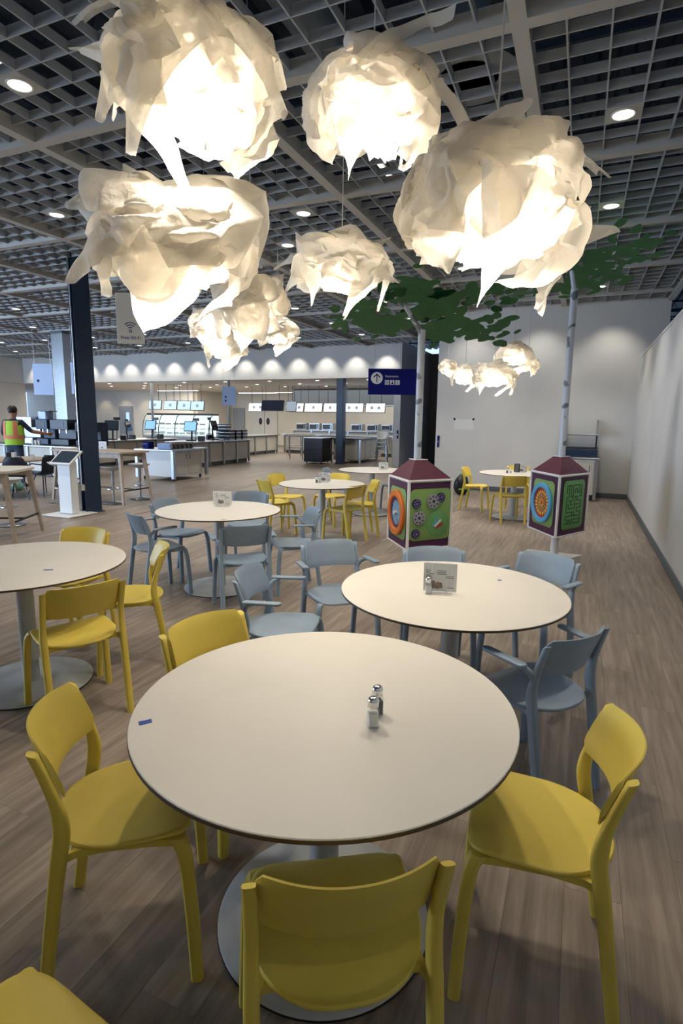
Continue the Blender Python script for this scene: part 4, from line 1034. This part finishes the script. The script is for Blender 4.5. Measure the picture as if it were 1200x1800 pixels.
# ================================================================== WORKER
def worker(x, y, rz):
    t = thing('person', 'worker in a lime and orange safety vest reaching towards the counter, seen from behind', 'person', (x, y, 0), rz)
    J = [((0, 0, .93), .135), ((0, .0, 1.08), .125), ((0, .01, 1.25), .145), ((0, 0, 1.40), .12), ((0, 0, 1.46), .072), ((0, .012, 1.52), .062),
         ((0, .02, 1.58), .078), ((0, .03, 1.65), .090), ((0, .02, 1.71), .07),
         ((-.18, 0, 1.42), .062), ((-.26, .02, 1.18), .048), ((-.22, .16, .98), .036), ((-.21, .22, .94), .03),
         ((.18, 0, 1.42), .062), ((.33, .10, 1.22), .048), ((.55, .24, 1.17), .034), ((.62, .28, 1.16), .03),
         ((-.09, 0, .86), .10), ((-.11, .01, .48), .065), ((-.11, -.02, .10), .045), ((-.12, .07, .04), .042), ((-.12, .17, .03), .03),
         ((.09, 0, .86), .10), ((.11, .02, .48), .065), ((.12, -.01, .10), .045), ((.13, .08, .04), .042), ((.13, .18, .03), .03)]
    E = [(0, 1), (1, 2), (2, 3), (3, 4), (4, 5), (5, 6), (6, 7), (7, 8), (3, 9), (9, 10), (10, 11), (11, 12), (3, 13), (13, 14), (14, 15), (15, 16), (0, 17), (17, 18), (18, 19), (19, 20), (20, 21), (0, 22), (22, 23), (23, 24), (24, 25), (25, 26)]
    n0 = len(J)
    for (bx, by, bz), s in (((-.21, .22, .94), -1), ((.62, .28, 1.16), 1)):       # fingers
        base = 12 if s < 0 else 16
        for f in range(5):
            if s < 0: d1 = Vector((.012*(f-2), .035, -.03)); d2 = Vector((.006*(f-2), .02, -.03))
            else: d1 = Vector((.035, .016, .013*(2-f))); d2 = Vector((.03, .005, .002*(2-f)-.01))
            if f == 4: d1 = d1*.6+Vector((0, 0, -.02)); d2 = d2*.6
            a = Vector((bx, by, bz))+d1*1.3; b = a+d2*(1.2 if f == 1 else 1)
            i = len(J); J.append((tuple(a), .009)); J.append((tuple(b), .0075)); E += [(base, i), (i, i+1)]
    me = bpy.data.meshes.new('body'); me.from_pydata([j[0] for j in J], E, [])
    o = bpy.data.objects.new('body', me); COL.objects.link(o)
    sk = o.modifiers.new('s', 'SKIN'); o.modifiers.new('ss', 'SUBSURF').levels = 2
    for i, v in enumerate(me.skin_vertices[0].data): r = J[i][1]; v.radius = (r*1.15, r) if i < 4 else (r, r); v.use_root = (i == 0)
    dg = bpy.context.evaluated_depsgraph_get(); m2 = bpy.data.meshes.new_from_object(o.evaluated_get(dg)); o.modifiers.clear(); o.data = m2
    for k in ('skin', 'shirt', 'jeans', 'black'): m2.materials.append(M[k])
    for p in m2.polygons:
        c = p.center; p.use_smooth = True
        if c.z < .09: p.material_index = 3
        elif c.z < .98 and abs(c.x) < .2 and c.y < .13: p.material_index = 2
        elif c.z < 1.49 and (abs(c.x) < .36): p.material_index = 1
        else: p.material_index = 0
        if c.x < -.15 and c.z < 1.2 and c.y > .02 and c.z > .8: p.material_index = 0
    o.parent = t; o.name = 'body'
    # vest: torso wrap
    def wrap(z0, z1, ox, oy, a0=0, a1=2*pi, n=28, rows=5):
        cols = []
        for i in range(n+1):
            a = a0+(a1-a0)*i/n; I = []; O = []
            for j in range(rows+1):
                z = z0+(z1-z0)*j/rows; sh = 1+.10*sin(pi*min(1, max(0, (z-.9)/.6)))-.45*max(0, (z-1.40)/.1)**2
                x_, y_ = ox*sh*cos(a), oy*sh*sin(a)+.005
                O.append((x_, y_, z)); I.append((x_*.94, (y_)*.94, z))
            cols.append(O+I[::-1])
        return MB().loft(cols, cap=(a1-a0 < 6.2))
    v = wrap(.93, 1.44, .190, .155).build('safety_vest', M['vest'], t, 60)
    wrap(1.06, 1.14, .197, .160, rows=2).build('vest_band', M['vestorange'], v, 60)
    for s in (-1, 1):
        a = -pi/2+s*.62
        wrap(1.14, 1.43, .197, .161, a-.22, a+.22, 6).build('vest_strap', M['vestorange'], v, 60)
    hb = bmesh.new(); bmesh.ops.create_icosphere(hb, subdivisions=4, radius=1)
    for q in hb.verts:
        c = q.co.copy(); r = 1+.03*noise.noise(c*6); q.co = Vector((c.x*.089*r, c.y*.102*r+.012, c.z*.100*r+1.675))
    bmesh.ops.delete(hb, geom=[f for f in hb.faces if f.calc_center_median().z < 1.61 or (f.calc_center_median().y > .06 and f.calc_center_median().z < 1.70)], context='FACES')
    hm = bpy.data.meshes.new('hair'); hb.to_mesh(hm); hb.free(); hm.materials.append(M['hair']); hm.shade_smooth()
    ho = bpy.data.objects.new('hair', hm); COL.objects.link(ho); ho.parent = t
    for s in (-1, 1): MB().lathe([(.004, -.022), (.013, -.01), (.015, .01), (.006, .024)], 10).xf(Matrix.Translation((s*.088, .02, 1.635)) @ Matrix.Scale(.5, 4, (1, 0, 0))).build('ear', M['skin'], t, True)
    for s in (-1, 1): MB().lathe([(.003, -.010), (.0095, 0), (.003, .010)], 10).xf(Matrix.Translation((s*.032, .108, 1.655))).build('eye', M['white'], t, True)
    MB().tube([(0, .108, 1.66), (0, .131, 1.625), (0, .114, 1.615)], .011, 8).build('nose', M['skin'], t, True)
    MB().tube([(-.022, .102, 1.592), (0, .110, 1.59), (.022, .102, 1.592)], .005, 6).build('mouth', M['red'], t, True)
worker(-7.10, 12.15, -.05)

# ================================================================== COUNTERS
def counter(label, u0, u1, v0, v1, z, doors, facev, posts=True, group=None, toe=.12, topover=.12):
    """stainless top on cream panels; doors = number of panels along the visible long face"""
    t = thing('service_counter', label, 'counter', W((u0+u1)/2, (v0+v1)/2, 0), RA, group)
    a, b = (u1-u0)/2, (v1-v0)/2
    MB().bbox(-a-topover, a+topover, -b-topover, b+topover, z-.035, z, .006).build('worktop', M['steel'], t)
    MB().bbox(-a+.02, a-.02, -b+.02, b-.02, toe, z-.035, .004).build('carcass', M['graypanel'], t)
    MB().bbox(-a+.05, a-.05, -b+.05, b-.05, 0, toe, .004).build('toe_kick', M['base'], t)
    L = 2*a if facev else 2*b
    for k in range(doors):
        s0 = -L/2+L*k/doors+.02; s1 = -L/2+L*(k+1)/doors-.02
        if facev: MB().bbox(s0, s1, -b+.002, -b+.02, toe+.01, z-.06, .004).build('front_panel', M['creampanel'], t)
        else: MB().bbox(a-.02, a-.002, s0, s1, toe+.01, z-.06, .004).build('front_panel', M['creampanel'], t)
    for k in range(doors+1):
        s = -L/2+L*k/doors
        if facev: MB().bbox(s-.035, s+.035, -b-.03, -b+.03, .02, z-.035, .004).build('steel_post', M['steel'], t)
        else: MB().bbox(a-.03, a+.03, s-.035, s+.035, .02, z-.035, .004).build('steel_post', M['steel'], t)
    return t
counter('stainless topped counter where the worker stands, on the far left', -16.0, -12.5, -2.7, -2.0, .80, 4, True)
counter('stainless topped register counter behind the dark blue column', -15.4, -14.5, -.4, 3.4, .80, 4, False)
counter('stainless topped cream counter with registers in the middle distance', -12.9, -11.95, 1.2, 4.3, .80, 4, False)
counter('cream counter behind the tray stacks, running into the kitchen', -14.6, -13.7, 6.6, 9.4, .82, 3, False)
counter('long stainless kitchen counter under the white menu screens', -13.4, -7.4, 9.6, 10.4, .86, 7, True)
counter('back kitchen counter that carries the ovens', -14.0, -8.2, 11.6, 12.3, 1.0, 6, True)
# cart
t = thing('tray_cart', 'cream and steel cart on casters standing alone in the aisle', 'cart', W(-10.62, -1.40, 0), RA)
MB().bbox(-.60, .60, -.72, .72, .74, .775, .006).build('worktop', M['steel'], t)
MB().bbox(-.46, .46, -.60, .60, .10, .74, .005).build('cabinet', M['signwhite'], t)
for s in (-1, 1):
    d_ = MB().bbox(.46, .475, min(s*.02, s*.55), max(s*.02, s*.55), .14, .70, .004).build('door', M['creampanel'], t)
    MB().tube([(.478, s*.07, .52), (.50, s*.07, .52), (.50, s*.07, .64), (.478, s*.07, .64)], .006, 6).build('handle', M['black'], d_)
    for q in (-1, 1):
        MB().bbox(s*.56-.04, s*.56+.04, q*.66-.04, q*.66+.04, .06, .74, .004).build('corner_post', M['steel'], t)
        MB().disc((s*.45-.012, q*.52, .045), .045, (1, 0, 0), .025, 18).build('caster', M['black'], t)
for k in range(6):
    o = MB().bbox(-.20, .20, -.05, .05, 0, .13, .008).xf(Matrix.Rotation(.35, 4, 'X')).build('tray_bin', M['traystack'] if k else M['milk'], None, False, W(-10.5, -1.80+k*.17, .785), RA)
    tag(o, ['', 'second', 'third', 'fourth', 'fifth', 'rearmost'][k]+' slanted gray bin from the front on top of the lone cart' if k else 'pale blue bin at the front of the row on the lone cart', 'bin', 'bins on the lone cart' if k else None)
t = thing('blue_box', 'dark blue box at the left end of the lone cart', 'box', W(-11.0, -1.85, .775), RA)
MB().bbox(-.1, .1, -.1, .1, 0, .17, .008).build('box_body', M['signblue'], t); MB().tube([(-.08, -.1, .1), (-.08, -.15, .12), (.08, -.15, .12), (.08, -.1, .1)], .006, 6).build('handle', M['steel'], t)
# black open cooler and condiment island by the square post
t = thing('open_cooler', 'black open display cooler left of the square post', 'cooler', W(-9.55, 5.0, 0), RA)
MB().bbox(-.36, .36, -.35, .35, .06, .88, .01).build('cabinet', M['black'], t)
for k in range(4): MB().bbox(-.33, .33, -.37, -.35, .18+k*.17, .20+k*.17, .003).build('shelf_edge', M['navy'], t)
MB().bbox(-.38, .38, -.37, .37, .88, .91, .006).build('top_rim', M['steel'], t)
for a in (-1, 1):
    for b in (-1, 1): MB().disc((a*.28-.012, b*.28, .03), .03, (1, 0, 0), .025, 14).build('caster', M['black'], t)
t = thing('condiment_island', 'cream paneled island with blue steel top behind the square post', 'counter', W(-8.72, 6.85, 0), RA)
MB().bbox(-.62, .62, -1.3, 1.3, .84, .88, .006).build('worktop', M['navy'], t)
MB().bbox(-.5, .5, -1.2, 1.2, .10, .84, .005).build('cabinet', M['creampanel'], t)
for k in range(4): MB().bbox(.5, .515, -1.18+k*.6, -1.18+k*.6+.57, .13, .80, .004).build('door', M['creampanel'], t)
for k in range(2): MB().bbox(-.48+k*.5, -.03+k*.5, -1.215, -1.2, .13, .80, .004).build('door', M['creampanel'], t)
for a in (-1, 1): MB().bbox(a*.55-.03, a*.55+.03, -1.27, -1.21, 0, .84, .004).build('corner_post', M['steel'], t)
# queue rails
for k in range(2):
    t = thing('queue_rail', ['steel queue rail nearest the black cooler', 'steel queue rail in front of the kitchen counter'][k], 'rail', W(-11.3-k*.9, 6.2+k*1.6, 0), RA, 'steel queue rails')
    for a in (0, .55, 1.1): MB().tube([(a, 0, 0), (a, 0, .90)], .024, 8).build('post', M['steel'], t, True)
    for z in (.90, .45): MB().tube([(-.1, 0, z), (1.2, 0, z)], .020, 8).build('rail_bar', M['steel'], t, True)
# registers
def register(u, v, z, r, label, lit=True, s=1.0):
    t = thing('cash_register', label, 'register', W(u, v, z), RA+r, 'registers on the counters')
    MB().bbox(-.12*s, .12*s, -.1*s, .1*s, 0, .04).build('foot', M['black'], t)
    MB().tube([(0, .03, .03), (0, .06, .25*s), (0, .02, .42*s)], .025*s, 10).build('stand', M['black'], t, True)
    X = Matrix.Translation((0, -.02, .42*s)) @ Matrix.Rotation(-.25, 4, 'X')
    MB().bbox(-.20*s, .20*s, -.015, .02, -.15*s, .15*s, .006).xf(X).build('screen_housing', M['black'], t)
    MB().bbox(-.18*s, .18*s, -.018, -.015, -.13*s, .13*s, .001).xf(X).build('screen', M['screenpos'] if lit else M['screenoff'], t)
    MB().bbox(.24*s, .40*s, -.08, .1, 0, .14*s, .008).build('card_reader', M['black'], t)
    MB().tube([(.1*s, .1, .02), (.12*s, .1, .62*s)], .012, 8).build('pole_display_stem', M['black'], t); MB().bbox(.03*s, .22*s, .08, .12, .58*s, .66*s, .006).build('pole_display', M['black'], t)
register(-14.95, 2.7, .80, .1, 'register with bright blue screen right of the dark blue column', True, 1.1)
register(-14.95, .9, .80, .5, 'register with dark screen turned away behind the dark blue column', False, 1.1)
register(-14.95, 1.6, .80, 1.9, 'dark register seen from the side on the counter behind the blue column', False, 1.0)
register(-12.6, 1.9, .80, .2, 'register with lit blue screen above the lone cart', True, 1.1)
register(-12.5, 3.0, .80, 2.6, 'register seen from behind with dark housing near the hanging sign', False, 1.15)
# tray stacks
for k in range(4):
    t = thing('tray_stack', ['brown tray stack nearest the hanging sign', 'brown tray stack second on the counter end', 'brown tray stack at the right end of the counter', 'tall tray stack behind the others'][k], 'trays', W(-12.35+(k % 3)*.03, 3.55+k*.36 if k < 3 else 4.0, .80) if k < 3 else W(-12.80, 4.0, .80), RA, 'tray stacks on the counter')
    for j in range(9 if k < 3 else 14):
        z = j*.038; MB().bbox(-.22, .22, -.16, .16, z, z+.032, .006).build('tray', M['traystack'] if j % 3 else M['steel'], t)
# menu screens
def menu_screen(u, v, z, w_, h_, r, label, m, grp, icons=2, ztop=2.94):
    t = thing('menu_screen', label, 'screen', W(u, v, z), RA+r, grp)
    X = Matrix.Rotation(radians(-12), 4, 'X')
    MB().bbox(-w_/2, w_/2, 0, .05, 0, h_, .006).xf(X).build('screen_housing', M['black'], t)
    MB().bbox(-w_/2+.02, w_/2-.02, -.003, 0, .02, h_-.02, .001).xf(X).build('display', m, t)
    rr = random.Random(int(abs(u)*10))
    for k in range(icons):
        MB().disc(((k-(icons-1)/2)*w_*.36, -.004, h_*.5), h_*.17, (0, -1, 0), .002, 16).xf(X).build('food_picture', M['foodblue'], t)
    for s in (-1, 1): MB().tube([(s*w_*.3, .06, h_*.9), (s*w_*.3, .06, ztop-z)], .012, 6).build('hanger', M['black'], t)
for k, (u, n_) in enumerate(((-18.55, 1), (-17.7, 1), (-16.95, 1), (-16.25, 1))):
    menu_screen(u, 7, 1.86-.01*k, .66, .42, .1, ['leftmost light blue menu screen over the glass display case, showing one dish', 'second light blue menu screen over the display case', 'third light blue menu screen over the display case', 'fourth light blue menu screen over the display case, beside the gray post'][k], M['screenb'], 'light blue menu screens', n_)
for k, (u, w_, lab) in enumerate([(-14.5, .9, 'leftmost white menu screen, beside the black one'), (-12.5, .7, 'white menu screen right of the photo screen'), (-11.68, .85, 'white menu screen with one dish left of the square post'), (-10.72, .95, 'white menu screen directly left of the square post'), (-9.85, .95, 'white menu screen directly right of the square post'), (-8.85, .85, 'rightmost white menu screen before the pier')]):
    menu_screen(u, 9, 1.83, w_, .40, 0, lab, M['screenw'], 'white menu screens', 1 if k == 2 else 2)
menu_screen(-13.42, 8.5, 1.86, 1.12, .48, 0, 'large switched-off black menu screen among the white ones', M['screenblack'], None, 0)
menu_screen(-12.55, 8.6, 1.84, .5, .46, 0, 'menu screen filled with a gray photo beside the black one', M['foodblue'], None, 3)
# curved glass display case
t = thing('glass_display_case', 'long lit glass display case with curved front under the blue menu screens', 'display case', W(-16.95, 6.7, 0), RA)
Lc = 1.75
MB().bbox(-Lc, Lc, -.35, .4, 0, .75, .01).build('case_base', M['steel'], t)
MB().bbox(-Lc, Lc, .36, .40, .75, 1.62, .004).build('back_panel', M['casecold'], t)
MB().bbox(-Lc, Lc, -.05, .42, 1.62, 1.70, .01).build('case_top', M['black'], t)
for j in range(4): MB().bbox(-Lc+.03, Lc-.03, -.22+.05*j, .36, .80+j*.2, .815+j*.2, .003).build('shelf', M['casecold'], t)
for k in range(5):
    x = -Lc+k*Lc/2
    MB().tube([(x, -.33, .75), (x, -.33, 1.0), (x, -.27, 1.3), (x, -.15, 1.55), (x, -.02, 1.64)], .018, 8).build('glass_rib', M['black'], t, True)
gl = []
for y, z in ((-.34, .75), (-.34, 1.0), (-.28, 1.3), (-.16, 1.55), (-.03, 1.65)): gl.append([(-Lc, y, z), (Lc, y, z), (Lc, y+.006, z), (-Lc, y+.006, z)])
MB().loft(gl).build('curved_glass', M['thinglass'], t, 60)
rr = random.Random(8)
for k in range(26):
    j = k % 3; u = -16.95-1.6+3.2*((k//3)+.5)/9
    o = MB().bbox(-.10, .10, -.07, .07, 0, .06+.05*rr.random(), .008).build('food_tray', M[['graypanel', 'paper', 'traystack'][k % 3]], None, False, W(u+rr.uniform(-.04, .04), 6.85, .815+j*.2), RA)
    tag(o, 'small food tray on a shelf inside the curved glass display case', 'tray', 'food trays in the display case')
# kitchen back equipment
def oven(u, v, z, label, w_=.55):
    t = thing('countertop_oven', label, 'oven', W(u, v, z), RA, 'countertop ovens')
    MB().bbox(-w_/2, w_/2, -.22, .22, .02, .33, .008).build('oven_body', M['steel'], t)
    d_ = MB().bbox(-w_/2+.03, w_/2-.14, -.235, -.22, .05, .30, .004).build('door', M['black'], t)
    MB().tube([(-w_/2+.05, -.25, .28), (w_/2-.16, -.25, .28)], .01, 6).build('handle', M['chrome'], d_)
    MB().bbox(w_/2-.12, w_/2-.03, -.23, -.22, .05, .30, .003).build('control_panel', M['screenoff'], t)
for k, u in enumerate((-13.6, -12.9, -12.2, -10.7, -9.9, -9.2)):
    oven(u, 11.85, 1.0, ['leftmost black fronted oven on the back kitchen counter', 'second oven from the left on the back kitchen counter', 'third oven from the left on the back kitchen counter', 'oven just right of the square post', 'second oven right of the square post', 'rightmost oven beside the sloped equipment'][k])
t = thing('exhaust_hood', 'wide dark steel exhaust hood over the kitchen', 'hood', W(-11.3, 11.9, 2.2), RA)
MB().bbox(-2.6, 2.6, -.6, .6, 0, .72, .01).build('hood_canopy', M['base'], t); MB().bbox(-2.62, 2.62, -.62, .62, -.05, 0, .005).build('hood_rim', M['steel'], t)
for k, (u, v, w_, h_, lab) in enumerate([(-18.5, 15.42, .75, 2.1, 'plain gray service door left of the swing doors'), (-17.35, 15.42, 1.5, 1.95, 'pair of gray swing doors with oval windows')]):
    pass
d = struct('door_2', MB().bbox(-20.1, -19.3, 15.42, 15.5, 0, 2.1, .01), M['graypanel'])
MB().bbox(-19.42, -19.38, 15.38, 15.42, .95, 1.05).build('door_handle', M['steel'], d)
d = struct('door_3', MB().bbox(-18.75, -17.95, 15.42, 15.5, 0, 2.05, .01), M['soffit'])
MB().disc((-18.2, 15.42, 1.35), .11, (0, -1, 0), .01, 24, .2).build('door_window', M['black'], d)
d = struct('door_4', MB().bbox(-17.93, -17.1, 15.42, 15.5, 0, 2.05, .01), M['soffit'])
MB().disc((-17.7, 15.42, 1.35), .11, (0, -1, 0), .01, 24, .2).build('door_window', M['black'], d)
d = struct('door_5', MB().bbox(-25.5, -24.5, 11.93, 12.0, 0, 2.1, .01), M['graypanel'])
MB().bbox(-24.95, -24.72, 11.9, 11.93, 1.3, 1.75, .01).build('door_window', M['screenb'], d)
for k, (u, v, L_) in enumerate(((-17.4, 13.8, 2.4), (-14.6, 13.6, 3.2), (-20.5, 11.0, 2.6), (-8.4, 12.6, .9))):
    t = thing('strip_light', ['tube light under the soffit behind the hanging sign', 'long tube light under the soffit behind the black menu screen', 'tube light under the soffit over the display case', 'short light panel under the soffit beside the pier'][k], 'light', W(u, v, 2.87), RA)
    MB().bbox(-L_/2, L_/2, -.09, .09, .02, .07, .004).build('fixture_body', M['white'], t); MB().bbox(-L_/2+.03, L_/2-.03, -.07, .07, 0, .02, .004).build('diffuser', M['strip'], t)
for k in range(24):
    u = -22+(k % 8)*2.0; v = 5.9+(k//8)*1.7
    t = thing('soffit_downlight', 'small round downlight in the low ceiling over the serving area', 'ceiling light', W(u+.4*(k//8), v, 2.935), RA, 'soffit downlights')
    MB().disc((0, 0, 0), .075, (0, 0, -1), .006, 20).build('lens', M['lampdisc'], t); MB().ring((0, 0, 0), .075, .10, (0, 0, -1), .01, 20).build('trim_ring', M['white'], t)
# coffee machines at the worker's counter
def machine(u, v, z, w_, h_, d_, label, m, scr=False):
    t = thing('coffee_machine', label, 'machine', W(u, v, z), RA)
    MB().bbox(-w_/2, w_/2, -d_/2, d_/2, .02, h_*.25, .01).build('machine_base', m, t)
    MB().bbox(-w_/2, w_/2, 0, d_/2, h_*.25, h_, .01).build('rear_body', m, t)
    MB().bbox(-w_/2, w_/2, -d_/2, 0, h_*.62, h_, .01).build('head_unit', m, t)
    MB().bbox(-w_*.3, w_*.3, -d_/2-.006, -d_/2, h_*.68, h_*.92, .002).build('control_panel', M['screenb'] if scr else M['black'], t)
    for s in (-.2, .2): MB().tube([(s*w_, -d_*.25, h_*.62), (s*w_, -d_*.25, h_*.48)], .015, 8).build('spout', M['chrome'], t)
machine(-14.55, -2.35, .80, .75, .72, .5, 'silver coffee machine with lit panel in front of the worker', M['steel'], True)
machine(-13.85, -2.35, .80, .42, .66, .45, 'dark coffee grinder unit right of the lit coffee machine', M['navy'])
machine(-13.2, -2.35, .80, .62, .66, .5, 'large black drinks machine near the steel column', M['black'])
machine(-12.4, -2.3, .80, .6, .6, .5, 'dark machine between the steel column and the dark blue column', M['blacksoft'])
t = thing('ingredient_hopper', 'pale blue box with black lid on top of the coffee machines', 'box', W(-14.0, -2.3, 1.46), RA)
MB().bbox(-.14, .14, -.12, .12, 0, .2, .01).build('box_body', M['milk'], t); MB().bbox(-.02, .3, -.13, .13, .2, .22, .004).build('lid', M['black'], t)
t = thing('cup_rack', 'wire cup rack with black cups right of the dark blue column', 'rack', W(-14.9, .25, .80), RA)
for a in (-.2, .2):
    for b in (-.15, .15): MB().tube([(a, b, 0), (a, b, .55)], .008, 6).build('upright', M['black'], t)
for z in (.02, .3, .55): MB().bbox(-.22, .22, -.17, .17, z, z+.01, .002).build('shelf', M['black'], t)
for k in range(3):
    o = MB().lathe([(.03, 0), (.04, .12), (.036, .12), (.028, .01)], 14).build('paper_cup', M['paper'], None, True, W(-14.2+.12*k, -2.58, .80)); tag(o, ['leftmost', 'middle', 'rightmost'][k]+' white paper cup standing before the coffee machines', 'cup', 'paper cups at the coffee machine')

# ================================================================== HIGH CHAIRS
def high_chair(u, v, zoff, label):
    t = thing('high_chair', label, 'high chair', W(u, v, zoff), RA+.2, 'stacked white high chairs')
    for a in (-1, 1):
        for b in (-1, 1): MB().tube([(a*.13, b*.10, .52), (a*.2, b*.19, 0)], .012, 8).build('leg', M['steel'], t, True)
    MB().loft([[(x*k, y*k, z) for x, y in rrect(.32, .30, .08, 5)] for z, k in ((.50, .9), (.51, 1), (.53, 1), (.535, .92))]).build('seat', M['hcwhite'], t)
    cols = []
    for i in range(13):
        a = pi*.05+pi*.9*i/12; F = []
        for j in range(5):
            z = .535+.24*j/4*(.6+.4*sin(a)); F.append((.16*cos(a)*(1+.05*j), .15*sin(a)*(1+.05*j)+.0, z))
        cols.append([p for p in F]+[(p[0]*.92, p[1]*.92, p[2]) for p in reversed(F)])
    MB().loft(cols).build('backrest', M['hcwhite'], t, 60)
for k in range(4): high_chair(-7.22, 5.25, .004+k*.13, ['lowest white high chair in the stack beside the wall pier', 'second white high chair in the stack beside the wall pier', 'third white high chair in the stack beside the wall pier', 'topmost white high chair in the stack beside the wall pier'][k])
high_chair(-7.3, 5.75, .45, 'white high chair in the rear stack, half hidden by the wall pier')

# ================================================================== CORNER STATION BY THE BACK WALL
t = thing('tray_return_cabinet', 'white cabinet with steel frame and open steel shelf in the back right corner', 'cabinet', W(-.98, -.38, 0), RA)
MB().bbox(-.35, .31, -.30, .34, .12, .83, .005).build('cabinet_body', M['signwhite'], t)
MB().bbox(-.32, .30, -.26, .32, 0, .12, .004).build('toe_kick', M['black'], t)
MB().bbox(-.40, .40, -.34, .36, .83, .865, .005).build('worktop', M['steel'], t)
MB().bbox(.31, .37, -.32, .35, .02, .83, .005).build('end_frame', M['steel'], t)
d_ = MB().bbox(-.02, .29, -.315, -.30, .15, .80, .003).build('door', M['creampanel'], t)
MB().tube([(.21, -.32, .55), (.21, -.345, .56), (.21, -.345, .70), (.21, -.32, .71)], .006, 6).build('handle', M['black'], d_)
MB().bbox(-.36, .34, .0, .34, .865, 1.02, .008).build('sink_basin', M['navy'], t)
for a in (-.33, .31): MB().bbox(a-.015, a+.015, .30, .33, 1.02, 1.62, .004).build('shelf_upright', M['black'], t)
MB().bbox(-.36, .34, .05, .33, 1.30, 1.33, .004).build('steel_shelf', M['steel'], t); MB().bbox(-.36, .34, .05, .33, 1.04, 1.06, .004).build('steel_shelf', M['black'], t)
MB().add([(.29, .30, 1.33), (.34, .30, 1.33), (.34, .06, 1.33), (.29, .06, 1.33), (.30, .30, 1.62), (.33, .30, 1.62)], [(0, 1, 2, 3), (0, 4, 5, 1), (3, 2, 5, 4), (0, 3, 4), (1, 5, 2)]).build('side_gusset', M['black'], t)
t = thing('backpack', 'black backpack with green strap on the floor behind the left play box', 'bag', (2.58, 11.95, 0), .3)
bb = bmesh.new(); bmesh.ops.create_icosphere(bb, subdivisions=4, radius=.2)
for v in bb.verts: v.co *= 1+.12*noise.noise(v.co*8); v.co = Vector((v.co.x*.85, v.co.y*.6, max(v.co.z, -.19)*1.15+.21))
me = bpy.data.meshes.new('bag_body'); bb.to_mesh(me); bb.free(); me.materials.append(M['black']); me.shade_smooth()
o = bpy.data.objects.new('bag_body', me); COL.objects.link(o); o.parent = t
MB().tube([(-.12, -.09, .12), (0, -.135, .14), (.12, -.09, .12)], .016, 8).build('green_stripe', M['greenstripe'], t, True)
MB().tube([(-.08, -.05, .38), (-.02, -.09, .46), (.08, -.05, .40)], .014, 8).build('strap', M['greenstripe'], t, True)
